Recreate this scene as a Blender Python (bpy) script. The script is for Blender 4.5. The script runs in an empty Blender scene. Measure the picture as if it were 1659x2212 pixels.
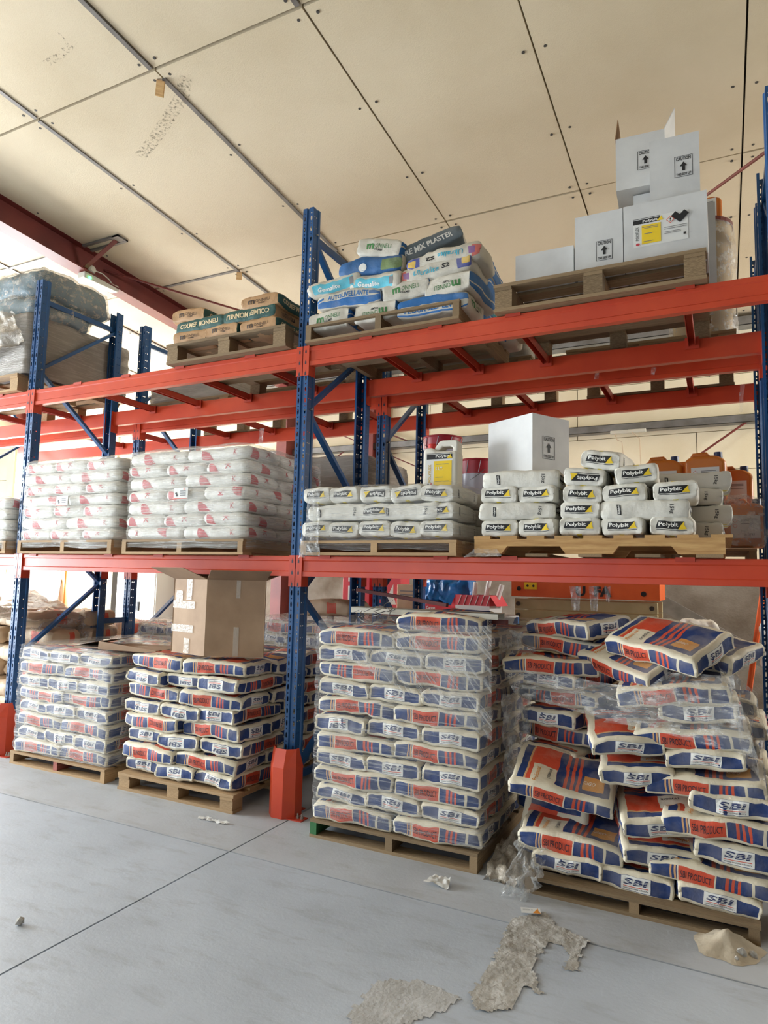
import bpy, bmesh, math, random, bisect
from mathutils import Vector, Matrix, noise, Euler
random.seed(11)
S = bpy.context.scene
COL = S.collection
EXPOSURE, WORLD, P_LEFT, P_REAR, SUN = 0.36, 1.9, 1350.0, 850.0, 2.3
PI = math.pi
# ------------------------------------------------------------------ camera
FPX = 1455.6093
CAM = Vector((2.4865, -3.6780, 1.4790))
YAW, PITCH, ROLL = -0.4666, 0.0985, 0.0232
def cam_axes():
    f = Vector((math.sin(YAW)*math.cos(PITCH), math.cos(YAW)*math.cos(PITCH), math.sin(PITCH)))
    r = Vector((math.cos(YAW), -math.sin(YAW), 0)); u = r.cross(f)
    return (math.cos(ROLL)*r+math.sin(ROLL)*u, math.cos(ROLL)*u-math.sin(ROLL)*r, f)
AR, AU, AF = cam_axes()
cd = bpy.data.cameras.new('camera'); co = bpy.data.objects.new('camera', cd); COL.objects.link(co)
cd.sensor_fit = 'VERTICAL'; cd.sensor_height = 24.0; cd.lens = FPX*24.0/2212.0; cd.clip_start = .05; cd.clip_end = 200
m = Matrix((AR, AU, -AF)).transposed().to_4x4(); m.translation = CAM; co.matrix_world = m
S.camera = co
def ray(px, py): return AF+((px-829.5)/FPX)*AR-((py-1106.0)/FPX)*AU
def aty(px, py, y): d = ray(px, py); return CAM+d*((y-CAM.y)/d.y)     # where a photographed point lies in depth y
def atz(px, py, z): d = ray(px, py); return CAM+d*((z-CAM.z)/d.z)
# ------------------------------------------------------------------ light
S.view_settings.view_transform = 'Standard'; S.view_settings.look = 'None'
S.view_settings.gamma = 1.0; S.view_settings.use_curve_mapping = False
S.view_settings.exposure = EXPOSURE
W = bpy.data.worlds.new('sky'); S.world = W; W.use_nodes = True
bg = W.node_tree.nodes['Background']; bg.inputs['Color'].default_value = (.80, .90, 1.0, 1); bg.inputs['Strength'].default_value = WORLD
def area(name, loc, target, sx, sy, power, color):
    l = bpy.data.lights.new(name, 'AREA'); l.shape = 'RECTANGLE'; l.size = sx; l.size_y = sy; l.energy = power; l.color = color
    o = bpy.data.objects.new(name, l); COL.objects.link(o); o.location = loc
    o.rotation_euler = (Vector(target)-Vector(loc)).to_track_quat('-Z', 'Y').to_euler()
    return o
area('door_daylight_left', (-9.55, -2.5, 2.0), (-4.5, -2.5, -1.2), 4.0, 3.2, P_LEFT, (.88, .95, 1.0))
area('rear_daylight_left', (-9.55, 3.2, 2.0), (-2, 3.4, 2.6), 2.6, 3.4, P_REAR, (.97, .98, 1.0))
area('rear_fill_right', (6.9, 3.5, 3.4), (0, 4.8, 3.0), 2.0, 1.4, P_REAR*.22, (1.0, .98, .94))  # added fill lamp from an unseen source, brightens the back wall
sl = bpy.data.lights.new('sun', 'SUN'); sl.energy = SUN; sl.angle = .01; sl.color = (1.0, .96, .88)
so_ = bpy.data.objects.new('sun', sl); COL.objects.link(so_); so_.rotation_euler = Vector((.45, 1.0, -1.0)).to_track_quat('-Z', 'Y').to_euler()
# ------------------------------------------------------------------ materials
MATS = {}
def nmat(name):
    m = bpy.data.materials.new(name); m.use_nodes = True; nt = m.node_tree
    MATS[name] = m
    return m, nt, nt.nodes, nt.links, nt.nodes['Principled BSDF']
def rgb(c): return (c[0], c[1], c[2], 1)
def sr(r, g, b):   # sRGB 0-255 to linear
    f = lambda v: (v/255/12.92) if v/255 <= .04045 else ((v/255+.055)/1.055)**2.4
    return (f(r), f(g), f(b))
def mixc(N, L, fac, a, b, blend='MIX'):
    n = N.new('ShaderNodeMix'); n.data_type = 'RGBA'; n.blend_type = blend
    for sock, v in ((n.inputs[0], fac), (n.inputs[6], a), (n.inputs[7], b)):
        if isinstance(v, (tuple, list)): sock.default_value = rgb(v)
        elif isinstance(v, (int, float)): sock.default_value = v
        else: L.new(v, sock)
    return n.outputs[2]
def noisef(N, L, vec, scale, detail=3, rough=.55, lo=.35, hi=.65):
    n = N.new('ShaderNodeTexNoise'); n.inputs['Scale'].default_value = scale; n.inputs['Detail'].default_value = detail; n.inputs['Roughness'].default_value = rough
    L.new(vec, n.inputs['Vector'])
    r = N.new('ShaderNodeMapRange'); r.inputs[1].default_value = lo; r.inputs[2].default_value = hi
    L.new(n.outputs['Fac'], r.inputs[0]); return r.outputs[0]
def coords(N, L, kind='Object', scale=(1, 1, 1)):
    t = N.new('ShaderNodeTexCoord'); mp = N.new('ShaderNodeMapping'); mp.inputs['Scale'].default_value = scale
    L.new(t.outputs[kind], mp.inputs['Vector']); return mp.outputs['Vector']
def bumpn(N, L, B, h, strength, dist=.01):
    b = N.new('ShaderNodeBump'); b.inputs['Strength'].default_value = strength; b.inputs['Distance'].default_value = dist
    L.new(h, b.inputs['Height']); L.new(b.outputs['Normal'], B.inputs['Normal'])
def mat(name, c1, c2=None, rough=.6, scale=6, bump=0, bscale=40, metal=0, stretch=(1, 1, 1), spec=None, rnd=0, lo=.35, hi=.65):
    m, nt, N, L, B = nmat(name)
    v = coords(N, L, 'Object', stretch)
    col = None
    if c2 is not None: col = mixc(N, L, noisef(N, L, v, scale, 5, lo=lo, hi=hi), c1, c2)
    if rnd:
        oi = N.new('ShaderNodeObjectInfo'); mr = N.new('ShaderNodeMapRange'); mr.inputs[3].default_value = 1-rnd; mr.inputs[4].default_value = 1+rnd*.4
        L.new(oi.outputs['Random'], mr.inputs[0])
        hs = N.new('ShaderNodeHueSaturation'); L.new(mr.outputs[0], hs.inputs['Value'])
        if col is None: hs.inputs['Color'].default_value = rgb(c1)
        else: L.new(col, hs.inputs['Color'])
        col = hs.outputs['Color']
    if col is None: B.inputs['Base Color'].default_value = rgb(c1)
    else: L.new(col, B.inputs['Base Color'])
    B.inputs['Roughness'].default_value = rough; B.inputs['Metallic'].default_value = metal
    if spec is not None: B.inputs['Specular IOR Level'].default_value = spec
    if bump: bumpn(N, L, B, noisef(N, L, v, bscale, 4, lo=0, hi=1), bump)
    return m
def floor_mat(name, c1, c2, c3):
    m, nt, N, L, B = nmat(name); v = coords(N, L)
    a = mixc(N, L, noisef(N, L, v, 1.3, 6, .6, .32, .68), c1, c2)
    a = mixc(N, L, noisef(N, L, coords(N, L, 'Object', (1, 3.5, 1)), 3.0, 8, .72, .52, .80), a, c3)
    a = mixc(N, L, noisef(N, L, coords(N, L, 'Object', (6, 1.2, 1)), 5.0, 10, .78, .58, .72), a, c1)
    L.new(a, B.inputs['Base Color']); B.inputs['Roughness'].default_value = .55
    bumpn(N, L, B, noisef(N, L, v, 45, 5, .7, 0, 1), .14); return m
floor_mat('floor', sr(186, 194, 204), sr(168, 175, 184), sr(148, 150, 152))
floor_mat('floor_dusty', sr(187, 192, 198), sr(169, 172, 176), sr(151, 150, 147))
mat('joint', sr(80, 76, 70), rough=.9)
mat('mortar', sr(184, 181, 175), sr(158, 154, 146), .95, 16, .6, 55)
mat('mortar_thin', sr(184, 184, 183), sr(166, 165, 162), .95, 9, .4, 55)
mat('spill', sr(190, 178, 158), sr(172, 158, 136), .95, 9, .3, 60)
mat('ceiling', sr(206, 190, 161), sr(192, 174, 143), .8, 1.1, .22, 120, lo=.42, hi=.8)
mat('wall_panel', sr(242, 232, 204), sr(230, 217, 184), .8, 1.3, .15, 90)
mat('concrete', sr(150, 141, 128), sr(112, 98, 82), .92, 2.2, .5, 45)
mat('block_wall', sr(104, 98, 90), sr(84, 78, 70), .9, 2, .3, 30)
mat('galv', sr(140, 140, 140), sr(116, 114, 110), .45, 5, metal=.5)
mat('seam_strip', sr(125, 120, 114), sr(104, 98, 92), .5, 8, metal=.3)
mat('gap_dark', sr(70, 62, 52), rough=.9)
mat('screw', sr(58, 54, 50), rough=.6)
mat('red_steel', sr(120, 50, 42), sr(100, 40, 36), .5, 3)
mat('rack_blue', sr(26, 82, 134), sr(20, 68, 116), .36, 4)
mat('rack_orange', sr(204, 74, 42), sr(190, 62, 36), .36, 3, .03, 20)
mat('rack_orange_dull', sr(190, 62, 36), sr(174, 54, 34), .5, 6)
mat('slot_dark', sr(26, 34, 52), rough=.5)
mat('bolt', sr(170, 165, 155), rough=.35, metal=.8)
WST = (2.5, 22, 22)
mat('wood_a', sr(192, 160, 118), sr(150, 118, 80), .8, 2.2, .25, 5, stretch=WST, rnd=.25)
mat('wood_b', sr(165, 140, 106), sr(118, 95, 66), .85, 2.2, .3, 5, stretch=WST, rnd=.3)
mat('wood_c', sr(206, 165, 108), sr(176, 132, 80), .75, 2.2, .2, 5, stretch=WST, rnd=.15)
mat('wood_green', sr(60, 120, 70), sr(46, 96, 56), .8, 3, stretch=WST)
mat('wood_redend', sr(170, 96, 84), sr(140, 78, 66), .8, 3)
# ------------------------------------------------------------------ mesh helpers
class MB:
    def __init__(s): s.v = []; s.f = []; s.m = []
    def add(s, vs, fs, mi=0):
        o = len(s.v); s.v += [tuple(v) for v in vs]; s.f += [tuple(i+o for i in f) for f in fs]; s.m += [mi]*len(fs); return s
    def box(s, x0, x1, y0, y1, z0, z1, mi=0):
        return s.add([(x0, y0, z0), (x1, y0, z0), (x1, y1, z0), (x0, y1, z0), (x0, y0, z1), (x1, y0, z1), (x1, y1, z1), (x0, y1, z1)],
                     [(0, 3, 2, 1), (4, 5, 6, 7), (0, 1, 5, 4), (1, 2, 6, 5), (2, 3, 7, 6), (3, 0, 4, 7)], mi)
    def extrude(s, poly, a, b, axis='x', mi=0):
        n = len(poly)
        def P(p, t): return {'x': (t, p[0], p[1]), 'y': (p[0], t, p[1]), 'z': (p[0], p[1], t)}[axis]
        vs = [P(p, a) for p in poly]+[P(p, b) for p in poly]
        fs = [(i, (i+1) % n, (i+1) % n+n, i+n) for i in range(n)]+[tuple(range(n-1, -1, -1)), tuple(range(n, 2*n))]
        return s.add(vs, fs, mi)
    def tube(s, pts, r, n=6, mi=0, caps=True):
        pts = [Vector(p) for p in pts]; rings = []
        for i, p in enumerate(pts):
            t = (pts[min(i+1, len(pts)-1)]-pts[max(i-1, 0)]).normalized()
            a = t.orthogonal().normalized() if i == 0 else (rings_a-t*rings_a.dot(t)).normalized()
            rings_a = a; b = t.cross(a)
            rr = r[i] if isinstance(r, (list, tuple)) else r
            rings.append([p+a*math.cos(2*PI*k/n)*rr+b*math.sin(2*PI*k/n)*rr for k in range(n)])
        vs = [v for g in rings for v in g]
        fs = [(i*n+k, i*n+(k+1) % n, (i+1)*n+(k+1) % n, (i+1)*n+k) for i in range(len(pts)-1) for k in range(n)]
        if caps: fs += [tuple(range(n-1, -1, -1)), tuple(range((len(pts)-1)*n, len(pts)*n))]
        return s.add(vs, fs, mi)
    def bar(s, a, b, w, h, up=(0, 0, 1), mi=0):
        a, b = Vector(a), Vector(b); t = (b-a).normalized(); sd = t.cross(Vector(up)).normalized(); u = sd.cross(t)
        vs = [p+sd*x*w/2+u*z*h/2 for p in (a, b) for x, z in ((-1, -1), (1, -1), (1, 1), (-1, 1))]
        return s.add(vs, [(0, 1, 2, 3), (7, 6, 5, 4), (0, 4, 5, 1), (1, 5, 6, 2), (2, 6, 7, 3), (3, 7, 4, 0)], mi)
    def lathe(s, prof, n=24, mi=0, c=(0, 0)):
        vs = [(c[0]+r*math.cos(2*PI*k/n), c[1]+r*math.sin(2*PI*k/n), z) for r, z in prof for k in range(n)]
        fs = [(i*n+k, i*n+(k+1) % n, (i+1)*n+(k+1) % n, (i+1)*n+k) for i in range(len(prof)-1) for k in range(n)]
        return s.add(vs, fs, mi)
    def mesh(s, name, mats, smooth=False):
        me = bpy.data.meshes.new(name); me.from_pydata(s.v, [], s.f)
        for mm in ([mats] if isinstance(mats, str) else mats): me.materials.append(MATS[mm])
        me.polygons.foreach_set('material_index', s.m)
        if smooth: me.polygons.foreach_set('use_smooth', [True]*len(me.polygons))
        me.update(); return me
    def build(s, name, mats, parent=None, loc=(0, 0, 0), rot=(0, 0, 0), smooth=False):
        return link(name, s.mesh(name, mats, smooth), parent, loc, rot)
def link(name, me, parent=None, loc=(0, 0, 0), rot=(0, 0, 0), scale=None):
    o = bpy.data.objects.new(name, me); COL.objects.link(o); o.location = loc; o.rotation_euler = rot
    if scale: o.scale = scale
    if parent: o.parent = parent
    return o
def empty(name, loc=(0, 0, 0), rot=(0, 0, 0)):
    o = link(name, None, None, loc, rot); o.empty_display_size = .1; return o
def tag(o, label, cat, group=None, kind=None):
    o['label'] = label; o['category'] = cat
    if group: o['group'] = group
    if kind: o['kind'] = kind
    return o
def struct(o): o['kind'] = 'structure'; return o
def box(name, mats, x0, x1, y0, y1, z0, z1, parent=None): return MB().box(x0, x1, y0, y1, z0, z1).build(name, mats, parent)
ORD = ['bottom', 'second', 'third', 'fourth', 'fifth', 'sixth', 'seventh', 'eighth', 'ninth', 'tenth', 'eleventh', 'twelfth']
def bevel(o, w=.004, seg=2):
    b = o.modifiers.new('bevel', 'BEVEL'); b.width = w; b.segments = seg; b.limit_method = 'ANGLE'; return o
# ------------------------------------------------------------------ the setting
def ceil_z(y): return 4.87-.068*y
fl = struct(MB().box(-14, 9, -14, 5.0, -.25, -.02).build('floor', 'joint'))
xs = [-14, -7.9, -3.9, .08, 4.08, 9]; ys = [-14, -8.65, -4.65, -.65, 3.35, 5.0]
for i in range(5):
    for j in range(5):
        g = .005
        bx = MB(); x0, x1, y0, y1 = xs[i]+g, xs[i+1]-g, ys[j]+g, ys[j+1]-g
        bx.box(x0, x1, y0, y1, -.02, 0).build('slab', 'floor' if y1 < 0 else 'floor_dusty', fl)
ce = struct(MB().box(-10, 7.3, -9.2, 5.1, 5.95, 6.0).build('ceiling', 'gap_dark'))
cx = [-2.109+1.2*k for k in range(-9, 10)]; cy = [-9.1]+[1.801+2.382*k for k in range(-4, 2)]+[4.82]
for i in range(len(cx)-1):
    for j in range(len(cy)-1):
        g = .006; gy = .010
        x0, x1, y0, y1 = cx[i]+g, cx[i+1]-g, cy[j]+gy, cy[j+1]-gy
        if y1-y0 < .1: continue
        dz = random.uniform(-.003, .003)
        vs = [(x, y, ceil_z(y)+dz+t) for t in (0, .06) for x, y in ((x0, y0), (x1, y0), (x1, y1), (x0, y1))]
        MB().add(vs, [(3, 2, 1, 0), (4, 5, 6, 7), (0, 1, 5, 4), (1, 2, 6, 5), (2, 3, 7, 6), (3, 0, 4, 7)]).build('ceiling_panel', 'ceiling', ce)
def ceil_bar(x0, x1, y0, y1, t, drop, name, mt, par=ce):
    vs = []
    for x, y in ((x0, y0), (x1, y0), (x1, y1), (x0, y1)): vs.append((x, y, ceil_z(y)-drop))
    for x, y in ((x0, y0), (x1, y0), (x1, y1), (x0, y1)): vs.append((x, y, ceil_z(y)-drop+t))
    return MB().add(vs, [(3, 2, 1, 0), (4, 5, 6, 7), (0, 1, 5, 4), (1, 2, 6, 5), (2, 3, 7, 6), (3, 0, 4, 7)]).build(name, mt, par)
# dark backing seen through the open joints, galvanised cover strips on some of them
for x in cx: ceil_bar(x-.03, x+.03, cy[0], 4.8, .01, -.045, 'joint_backing', 'gap_dark')
for y in cy[:-1]: ceil_bar(cx[0], cx[-1], y-.03, y+.03, .01, -.045, 'joint_backing', 'gap_dark')
for x, y0, y1 in ((-2.109, -3.0, -.60), (-2.109, -.57, 1.83), (-.926, -3, -.60), (-.905, -.50, 1.86), (-.926, 1.86, 4.6), (.274, -3, -.6), (-2.109, 1.86, 4.6), (-4.51, -3, 4.6), (-5.71, -3, 4.6)):
    ceil_bar(x-.017, x+.017, y0, y1, .010, .012, 'cover_strip', 'seam_strip')
for x0, x1, y in ((-3.2, -2.12, 1.801), (-4.5, -3.5, .84), (-5.7, -4.5, .84)):
    ceil_bar(x0, x1, y-.015, y+.015, .010, .012, 'cover_strip', 'seam_strip')
scr = MB()
for x in cx[4:]:
    for jy in range(len(cy)-1):
        for t in (0.03, .36, .69, .97):
            y = cy[jy]+t*(cy[jy+1]-cy[jy]) if jy < 99 else cy[jy]+t*.6
            for sx in (-.07, .07):
                if y < -3.2 or y > 4.7: continue
                yy = y+random.uniform(-.04, .04)*(0 if t in (.03, .97) else 1)
                z = ceil_z(yy)
                scr.add([(x+sx+.011*math.cos(a*PI/4), yy+.011*math.sin(a*PI/4), z-.004) for a in range(8)]+[(x+sx+.011*math.cos(a*PI/4), yy+.011*math.sin(a*PI/4), z+.006) for a in range(8)],
                        [tuple(range(7, -1, -1))]+[(a, (a+1) % 8, (a+1) % 8+8, a+8) for a in range(8)])
so = scr.build('panel_screws', 'screw', ce); so['kind'] = 'stuff'
# flap of board hanging at a joint, scuffed plate
MB().box(-.03, .03, -.006, .006, -.10, 0).build('torn_board_flap', 'wood_c', ce, (-.93, -.5, ceil_z(-.5)-.012), (.5, .3, .4))
MB().box(-.03, .03, -.006, .006, -.08, 0).build('torn_board_flap', 'wood_c', ce, (-2.10, 1.83, ceil_z(1.83)-.012), (.3, .2, .2))
# back wall: boards over a rough concrete plinth
bw = struct(MB().box(-14, -7.15, 4.86, 5.0, 0, 4.6).box(-6.42, 9, 4.86, 5.0, 0, 4.6).box(-7.15, -6.42, 4.86, 5.0, 2.3, 4.6).build('wall_back', 'gap_dark'))
zz = [1.66, 2.35, 2.80, 3.25, 3.9, 4.56]
for j in range(len(zz)-1):
    off = [0, .7, .25, .9, .4][j]
    for i in range(-6, 5):
        x0 = i*2.0+off; x1 = x0+2.0
        for a, b in (((x0, min(x1, -7.15)),) if x0 < -7.15 and x1 <= -6.42 else ((max(x0, -6.42), x1),) if x0 > -7.15 and x1 > -6.42 and zz[j] < 2.3 else ((x0, x1),)):
            if b-a < .05: continue
            MB().box(a+.004, b-.004, 4.80+random.uniform(-.003, .003), 4.86, zz[j]+.004, zz[j+1]-.004).build('wall_board', 'wall_panel', bw)
MB().box(-6.42, 9, 4.76, 4.86, 0, 1.655).build('plinth', 'concrete', bw)
MB().box(-14, -7.15, 4.80, 4.86, 0, 1.655).build('plaster', 'wall_panel', bw)
MB().box(-7.15, -6.42, 4.80, 4.86, 2.3, 2.345).build('lintel', 'wall_panel', bw)
g1 = struct(MB().box(-6, 9, 4.66, 4.79, 3.30, 3.305).box(-6, 9, 4.66, 4.665, 3.30, 3.39).box(-6, 9, 4.66, 4.79, 3.385, 3.39).build('trim_1', 'galv'))
g2 = struct(MB().box(-6, 9, 4.62, 4.80, 4.40, 4.405).box(-6, 9, 4.62, 4.63, 4.40, 4.50).build('trim_2', 'galv'))
wr = struct(MB().box(7.0, 7.2, -9.2, 2.2, 0, 5.9).box(7.0, 7.2, 2.2, 4.6, 0, 2.2).box(7.0, 7.2, 2.2, 4.6, 4.2, 5.9).box(7.0, 7.2, 4.6, 5.0, 0, 5.9).build('wall_right', 'block_wall'))
struct(MB().box(.6, 7.2, -9.2, -9.0, 0, 5.9).box(-9.9, -6.8, -9.2, -9.0, 0, 5.9).box(-6.8, .6, -9.2, -9.0, 4.5, 5.9).build('wall_front', 'block_wall'))
struct(MB().box(-9.9, -9.7, -9.2, -4.6, 0, 5.9).box(-9.9, -9.7, -.4, 1.8, 0, 5.9).box(-9.9, -9.7, 1.8, 4.6, 3.8, 5.9).box(-9.9, -9.7, 4.6, 5.0, 0, 5.9).box(-9.9, -9.7, -4.6, -.4, 3.7, 5.9).build('wall_left', 'wall_panel'))
# portal rafter (I section) with bottom flange, brace to a purlin plate, tie rods
def rafter(xc, name):
    t = struct(empty(name)); y0, y1 = -8.95, 4.7; d = .235
    def strip(x0, x1, a, b, nm):
        vs = []
        for y in (y0, y1):
            for x in (x0, x1):
                for q in (a, b): vs.append((x, y, ceil_z(y)-q))
        return MB().add(vs, [(0, 1, 3, 2), (4, 6, 7, 5), (0, 4, 5, 1), (2, 3, 7, 6), (0, 2, 6, 4), (1, 5, 7, 3)]).build(nm, 'red_steel', t)
    strip(xc-.006, xc+.006, -.02, d, 'web'); strip(xc-.085, xc+.085, d, d+.014, 'bottom_flange'); strip(xc-.085, xc+.085, -.02, .004, 'top_flange')
    MB().box(xc-.09, xc+.09, 4.5, 4.75, 0, 4.5).build('column', 'red_steel', t)
    return t
rf = rafter(-3.38, 'trim_3'); rafter(-9.4, 'trim_4')
col = struct(MB().box(-1.98, -1.86, 4.55, 4.56, 0, 4.4).box(-1.98, -1.86, 4.74, 4.75, 0, 4.4).box(-1.925, -1.915, 4.56, 4.74, 0, 4.4).build('trim_5', 'red_steel'))
pl = MB(); z = ceil_z(.86)-.016
MB().box(-3.30, -2.79, .80, .83, z-.004, z+.016).box(-3.3, -2.79, .90, .93, z-.008, z+.012).box(-2.87, -2.79, .8, .93, z-.006, z+.013).build('purlin_plate', 'seam_strip', rf)
MB().bar((-3.34, .86, ceil_z(.86)-.24), (-2.88, .86, ceil_z(.86)-.02), .05, .006).build('knee_brace', 'red_steel', rf)
def rod(a, b, r=.012, par=rf): return MB().tube([a, b], r, 8).build('tie_rod', 'red_steel', par)
rod((-3.37, 1.15, 4.70), (-1.0, 4.5, 4.35)); rod(aty(1490, 448, 2.1), aty(1740, 266, .6), .012)
rod((.9, 4.7, 2.0), (3.6, 4.7, 3.9), .012); rod((-3.6, 4.7, 2.6), (-2.0, 4.7, 3.55), .01); rod((-1.9, 4.7, 3.6), (-.2, 4.7, 2.9), .01)
rod((-2.9, 4.7, 3.75), (-1.2, 4.7, 3.0), .008)
# ------------------------------------------------------------------ pallet racks
WB, Z1, Z2, HC, D1, Y2 = 2.775, 1.617, 3.019, .203, .885, 1.173
HW, HU = .042, 4.0
def perf_plate(mb, u0, u1, length, pitch, holes, P, mi=0):
    """a sheet u0..u1 wide with one oval hole per cell; holes = [(start, cell length, half width, half height)] per pitch"""
    n = int(length/pitch); uc = (u0+u1)/2
    for k in range(n):
        for st, cl, hw, hh in holes:
            a = k*pitch+st; c = a+cl/2; b = a+cl
            out = [(u0, a), (u1, a), (u1, b), (u0, b)]
            hr = []
            for i in range(8):
                an = -3*PI/4+i*PI/4
                x, y = math.cos(an), math.sin(an)
                yy = (hh-hw)*(1 if y > .1 else -1 if y < -.1 else 0)+hw*y if hh > hw else hh*y
                hr.append((uc+hw*x, c+yy))
            vs = [P(*p) for p in out+hr]
            fs = [(0, 1, 6, 5, 4), (1, 2, 8, 7, 6), (2, 3, 10, 9, 8), (3, 0, 4, 11, 10)]
            mb.add(vs, fs, mi)
    if length-n*pitch > 1e-4: mb.add([P(u0, n*pitch), P(u1, n*pitch), P(u1, length), P(u0, length)], [(0, 1, 2, 3)], mi)
def upright_mesh():
    mb = MB(); p = .075
    for a, b in ((-HW, -.011), (.011, HW)):
        perf_plate(mb, a, b, HU, p, [(0, .047, .0065, .0165), (.047, .028, .0045, .0045)], lambda u, t: (u, 0, t))
    q = [(-.011, 0), (-.006, .010), (.006, .010), (.011, 0)]
    for i in range(3): mb.add([(q[i][0], q[i][1], 0), (q[i+1][0], q[i+1][1], 0), (q[i+1][0], q[i+1][1], HU), (q[i][0], q[i][1], HU)], [(0, 1, 2, 3)])
    for sx in (-HW, HW):
        for c in ((.008, .030), (.030, .052)):
            perf_plate(mb, c[0], c[1], HU, p, [(0, p, .0042, .0042)], lambda u, t: (sx, u, t))
        mb.add([(sx, 0, 0), (sx, .008, 0), (sx, .008, HU), (sx, 0, HU)], [(0, 1, 2, 3)])
        s2 = sx*1.16
        for (xa, ya), (xb, yb) in (((sx, .052), (s2, .058)), ((s2, .058), (s2, .078)), ((s2, .078), (s2*.68, .078))):
            mb.add([(xa, ya, 0), (xb, yb, 0), (xb, yb, HU), (xa, ya, HU)], [(0, 1, 2, 3)])
    return mb.mesh('upright', 'rack_blue')
UPM = upright_mesh()
sol = lambda o: None
bl = WB-2*.05
def beam_mesh():
    prof = [(.002, 0), (.002, .030), (.008, .036), (.008, .098), (.002, .104), (.002, .128), (.006, .132), (.048, .132), (.052, .128), (.052, .004), (.048, 0)]
    return MB().extrude(prof, -bl/2, bl/2, 'x').mesh('beam', 'rack_orange')
BEAM = beam_mesh()
def conn_mesh(s):
    """hook-on end plate; s=+1 sits on the left end of a beam (right of the upright)"""
    mb = MB(); x0, x1 = (.003, .046) if s > 0 else (-.046, -.003)
    mb.box(x0, x1, -.006, -.002, -HC, 0)
    xa, xb = (.046, .050) if s > 0 else (-.050, -.046)
    mb.box(xa, xb, -.006, .075, -HC, 0)
    xc = .024*s
    for k in range(3):
        z = -.036-k*.075
        mb.box(xc-.0055, xc+.0055, -.0068, -.006, z-.014, z+.004, 1)
        mb.add([(xc-.003, -.0067, z+.004), (xc+.003, -.0067, z+.004), (xc, -.0067, z+.018)], [(0, 1, 2)], 1)
    mb.add([(xa if s < 0 else xb, .055+.004*math.cos(a*PI/3), -HC+.018+.004*math.sin(a*PI/3)) for a in range(6)], [tuple(range(6))], 1)
    return mb.mesh('connector', ['rack_orange', 'slot_dark'])
CONN = {1: conn_mesh(1), -1: conn_mesh(-1)}
def bar_mesh():
    mb = MB(); L = D1-.02
    mb.box(-.02, -.017, .03, L-.02, -.052, -.002); mb.box(.017, .02, .03, L-.02, -.052, -.002); mb.box(-.02, .02, .03, L-.02, -.005, -.002)
    mb.box(-.036, .036, -.004, .05, .0, .004); mb.box(-.045, .045, -.005, -.001, -.018, .004)
    mb.box(-.036, .036, L-.05, L+.024, .0, .004); mb.box(-.04, .04, L-.055, L-.05, -.07, .004)
    return mb.mesh('support_bar', 'rack_orange_dull')
SBAR = bar_mesh()
GUARD = None
def rack(y0, name, label, bars, guards):
    t = tag(empty(name, (0, y0, 0)), label, 'pallet rack')
    frames = [-2*WB, -WB, 0, WB]
    for fi, fx in enumerate(frames):
        for yy, rz in ((0, 0), (D1, PI)):
            u = link('upright', UPM, t, (fx, yy, 0), (0, 0, rz))
            MB().box(-.06, .06, -.03, .12, 0, .006).build('base_plate', 'rack_orange_dull', u)
            for bxp in (-.05, .05): MB().lathe([(.012, .006), (.012, .018), (0, .018)], 8, c=(bxp, -.018)).build('anchor_bolt', 'bolt', u)
        nodes = [3.815, 3.205, 2.595, 1.985, 1.375, .765, .22]
        k0 = 1 if fi % 2 else 0          # frames alternate which leg the lattice starts on
        ya, yb = .045, D1-.045
        def yy_(i): return yb if (i+k0) % 2 else ya
        for i in range(len(nodes)-1):
            MB().bar((fx+.004, yy_(i), nodes[i]), (fx+.004, yy_(i+1), nodes[i+1]), .026, .044, (1, 0, 0)).build('diagonal_brace', 'rack_blue', t)
        for zz_ in (3.83, .20): MB().bar((fx-.012, ya, zz_), (fx-.012, yb, zz_), .026, .044).build('horizontal_brace', 'rack_blue', t)
        for i, zn in enumerate(nodes): MB().tube([(fx-.05, yy_(i), zn), (fx+.056, yy_(i), zn)], .007, 6).build('brace_bolt', 'bolt', t)
    for bi in range(3):
        xc = frames[bi]+WB/2
        for zt in (Z1, Z2):
            for yy, rz in ((0, 0), (D1, PI)):
                b = link('beam', BEAM, t, (xc, yy, zt-.136), (0, 0, rz))
                for s in (1, -1): link('connector', CONN[s], b, (-s*WB/2, 0, .136))
    for bx, zt in bars: link('support_bar', SBAR, t, (bx, 0, zt-.002))
    for fx in guards:
        g = MB()
        def ring(hw, hd, ch, z): return [(-hw, .02, z), (-hw, -hd+ch, z), (-hw+ch, -hd, z), (hw-ch, -hd, z), (hw, -hd+ch, z), (hw, .02, z)]
        lo, mid, hi = ring(.095, .115, .055, 0), ring(.095, .115, .055, .30), ring(.09, .09, .05, .41)
        hi[4] = (.088, -.05, .41); hi[5] = (.088, -.02, .41); hi[0] = (-.088, -.02, .41)
        for a, b in ((lo, mid), (mid, hi)):
            for i in range(5): g.add([a[i], a[i+1], b[i+1], b[i]], [(0, 1, 2, 3)])
        go = g.build('upright_guard', 'rack_orange', t, (fx, 0, 0)); go['label'] = 'orange steel guard around the upright foot'
        sm = go.modifiers.new('solid', 'SOLIDIFY'); sm.thickness = .005
        MB().box(-.05, .17, -.10, -.02, 0, .006).build('guard_plate', 'rack_orange_dull', go)
        for px in (.12, .15): MB().lathe([(.011, .006), (.011, .02), (.005, .02), (.005, .035), (0, .035)], 8, c=(px, -.06)).build('anchor_bolt', 'bolt', go)
    return t
b1 = [(x, Z2) for x in (-2.2, -1.656, -1.1, -.448, .474, .954, 1.437, 2.346, -3.2, -3.9)]+[(x, Z1) for x in (-2.598, -1.722, -1.207, -.424, .217, 1.012, 1.422, 2.319, -3.2, -3.9)]
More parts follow.
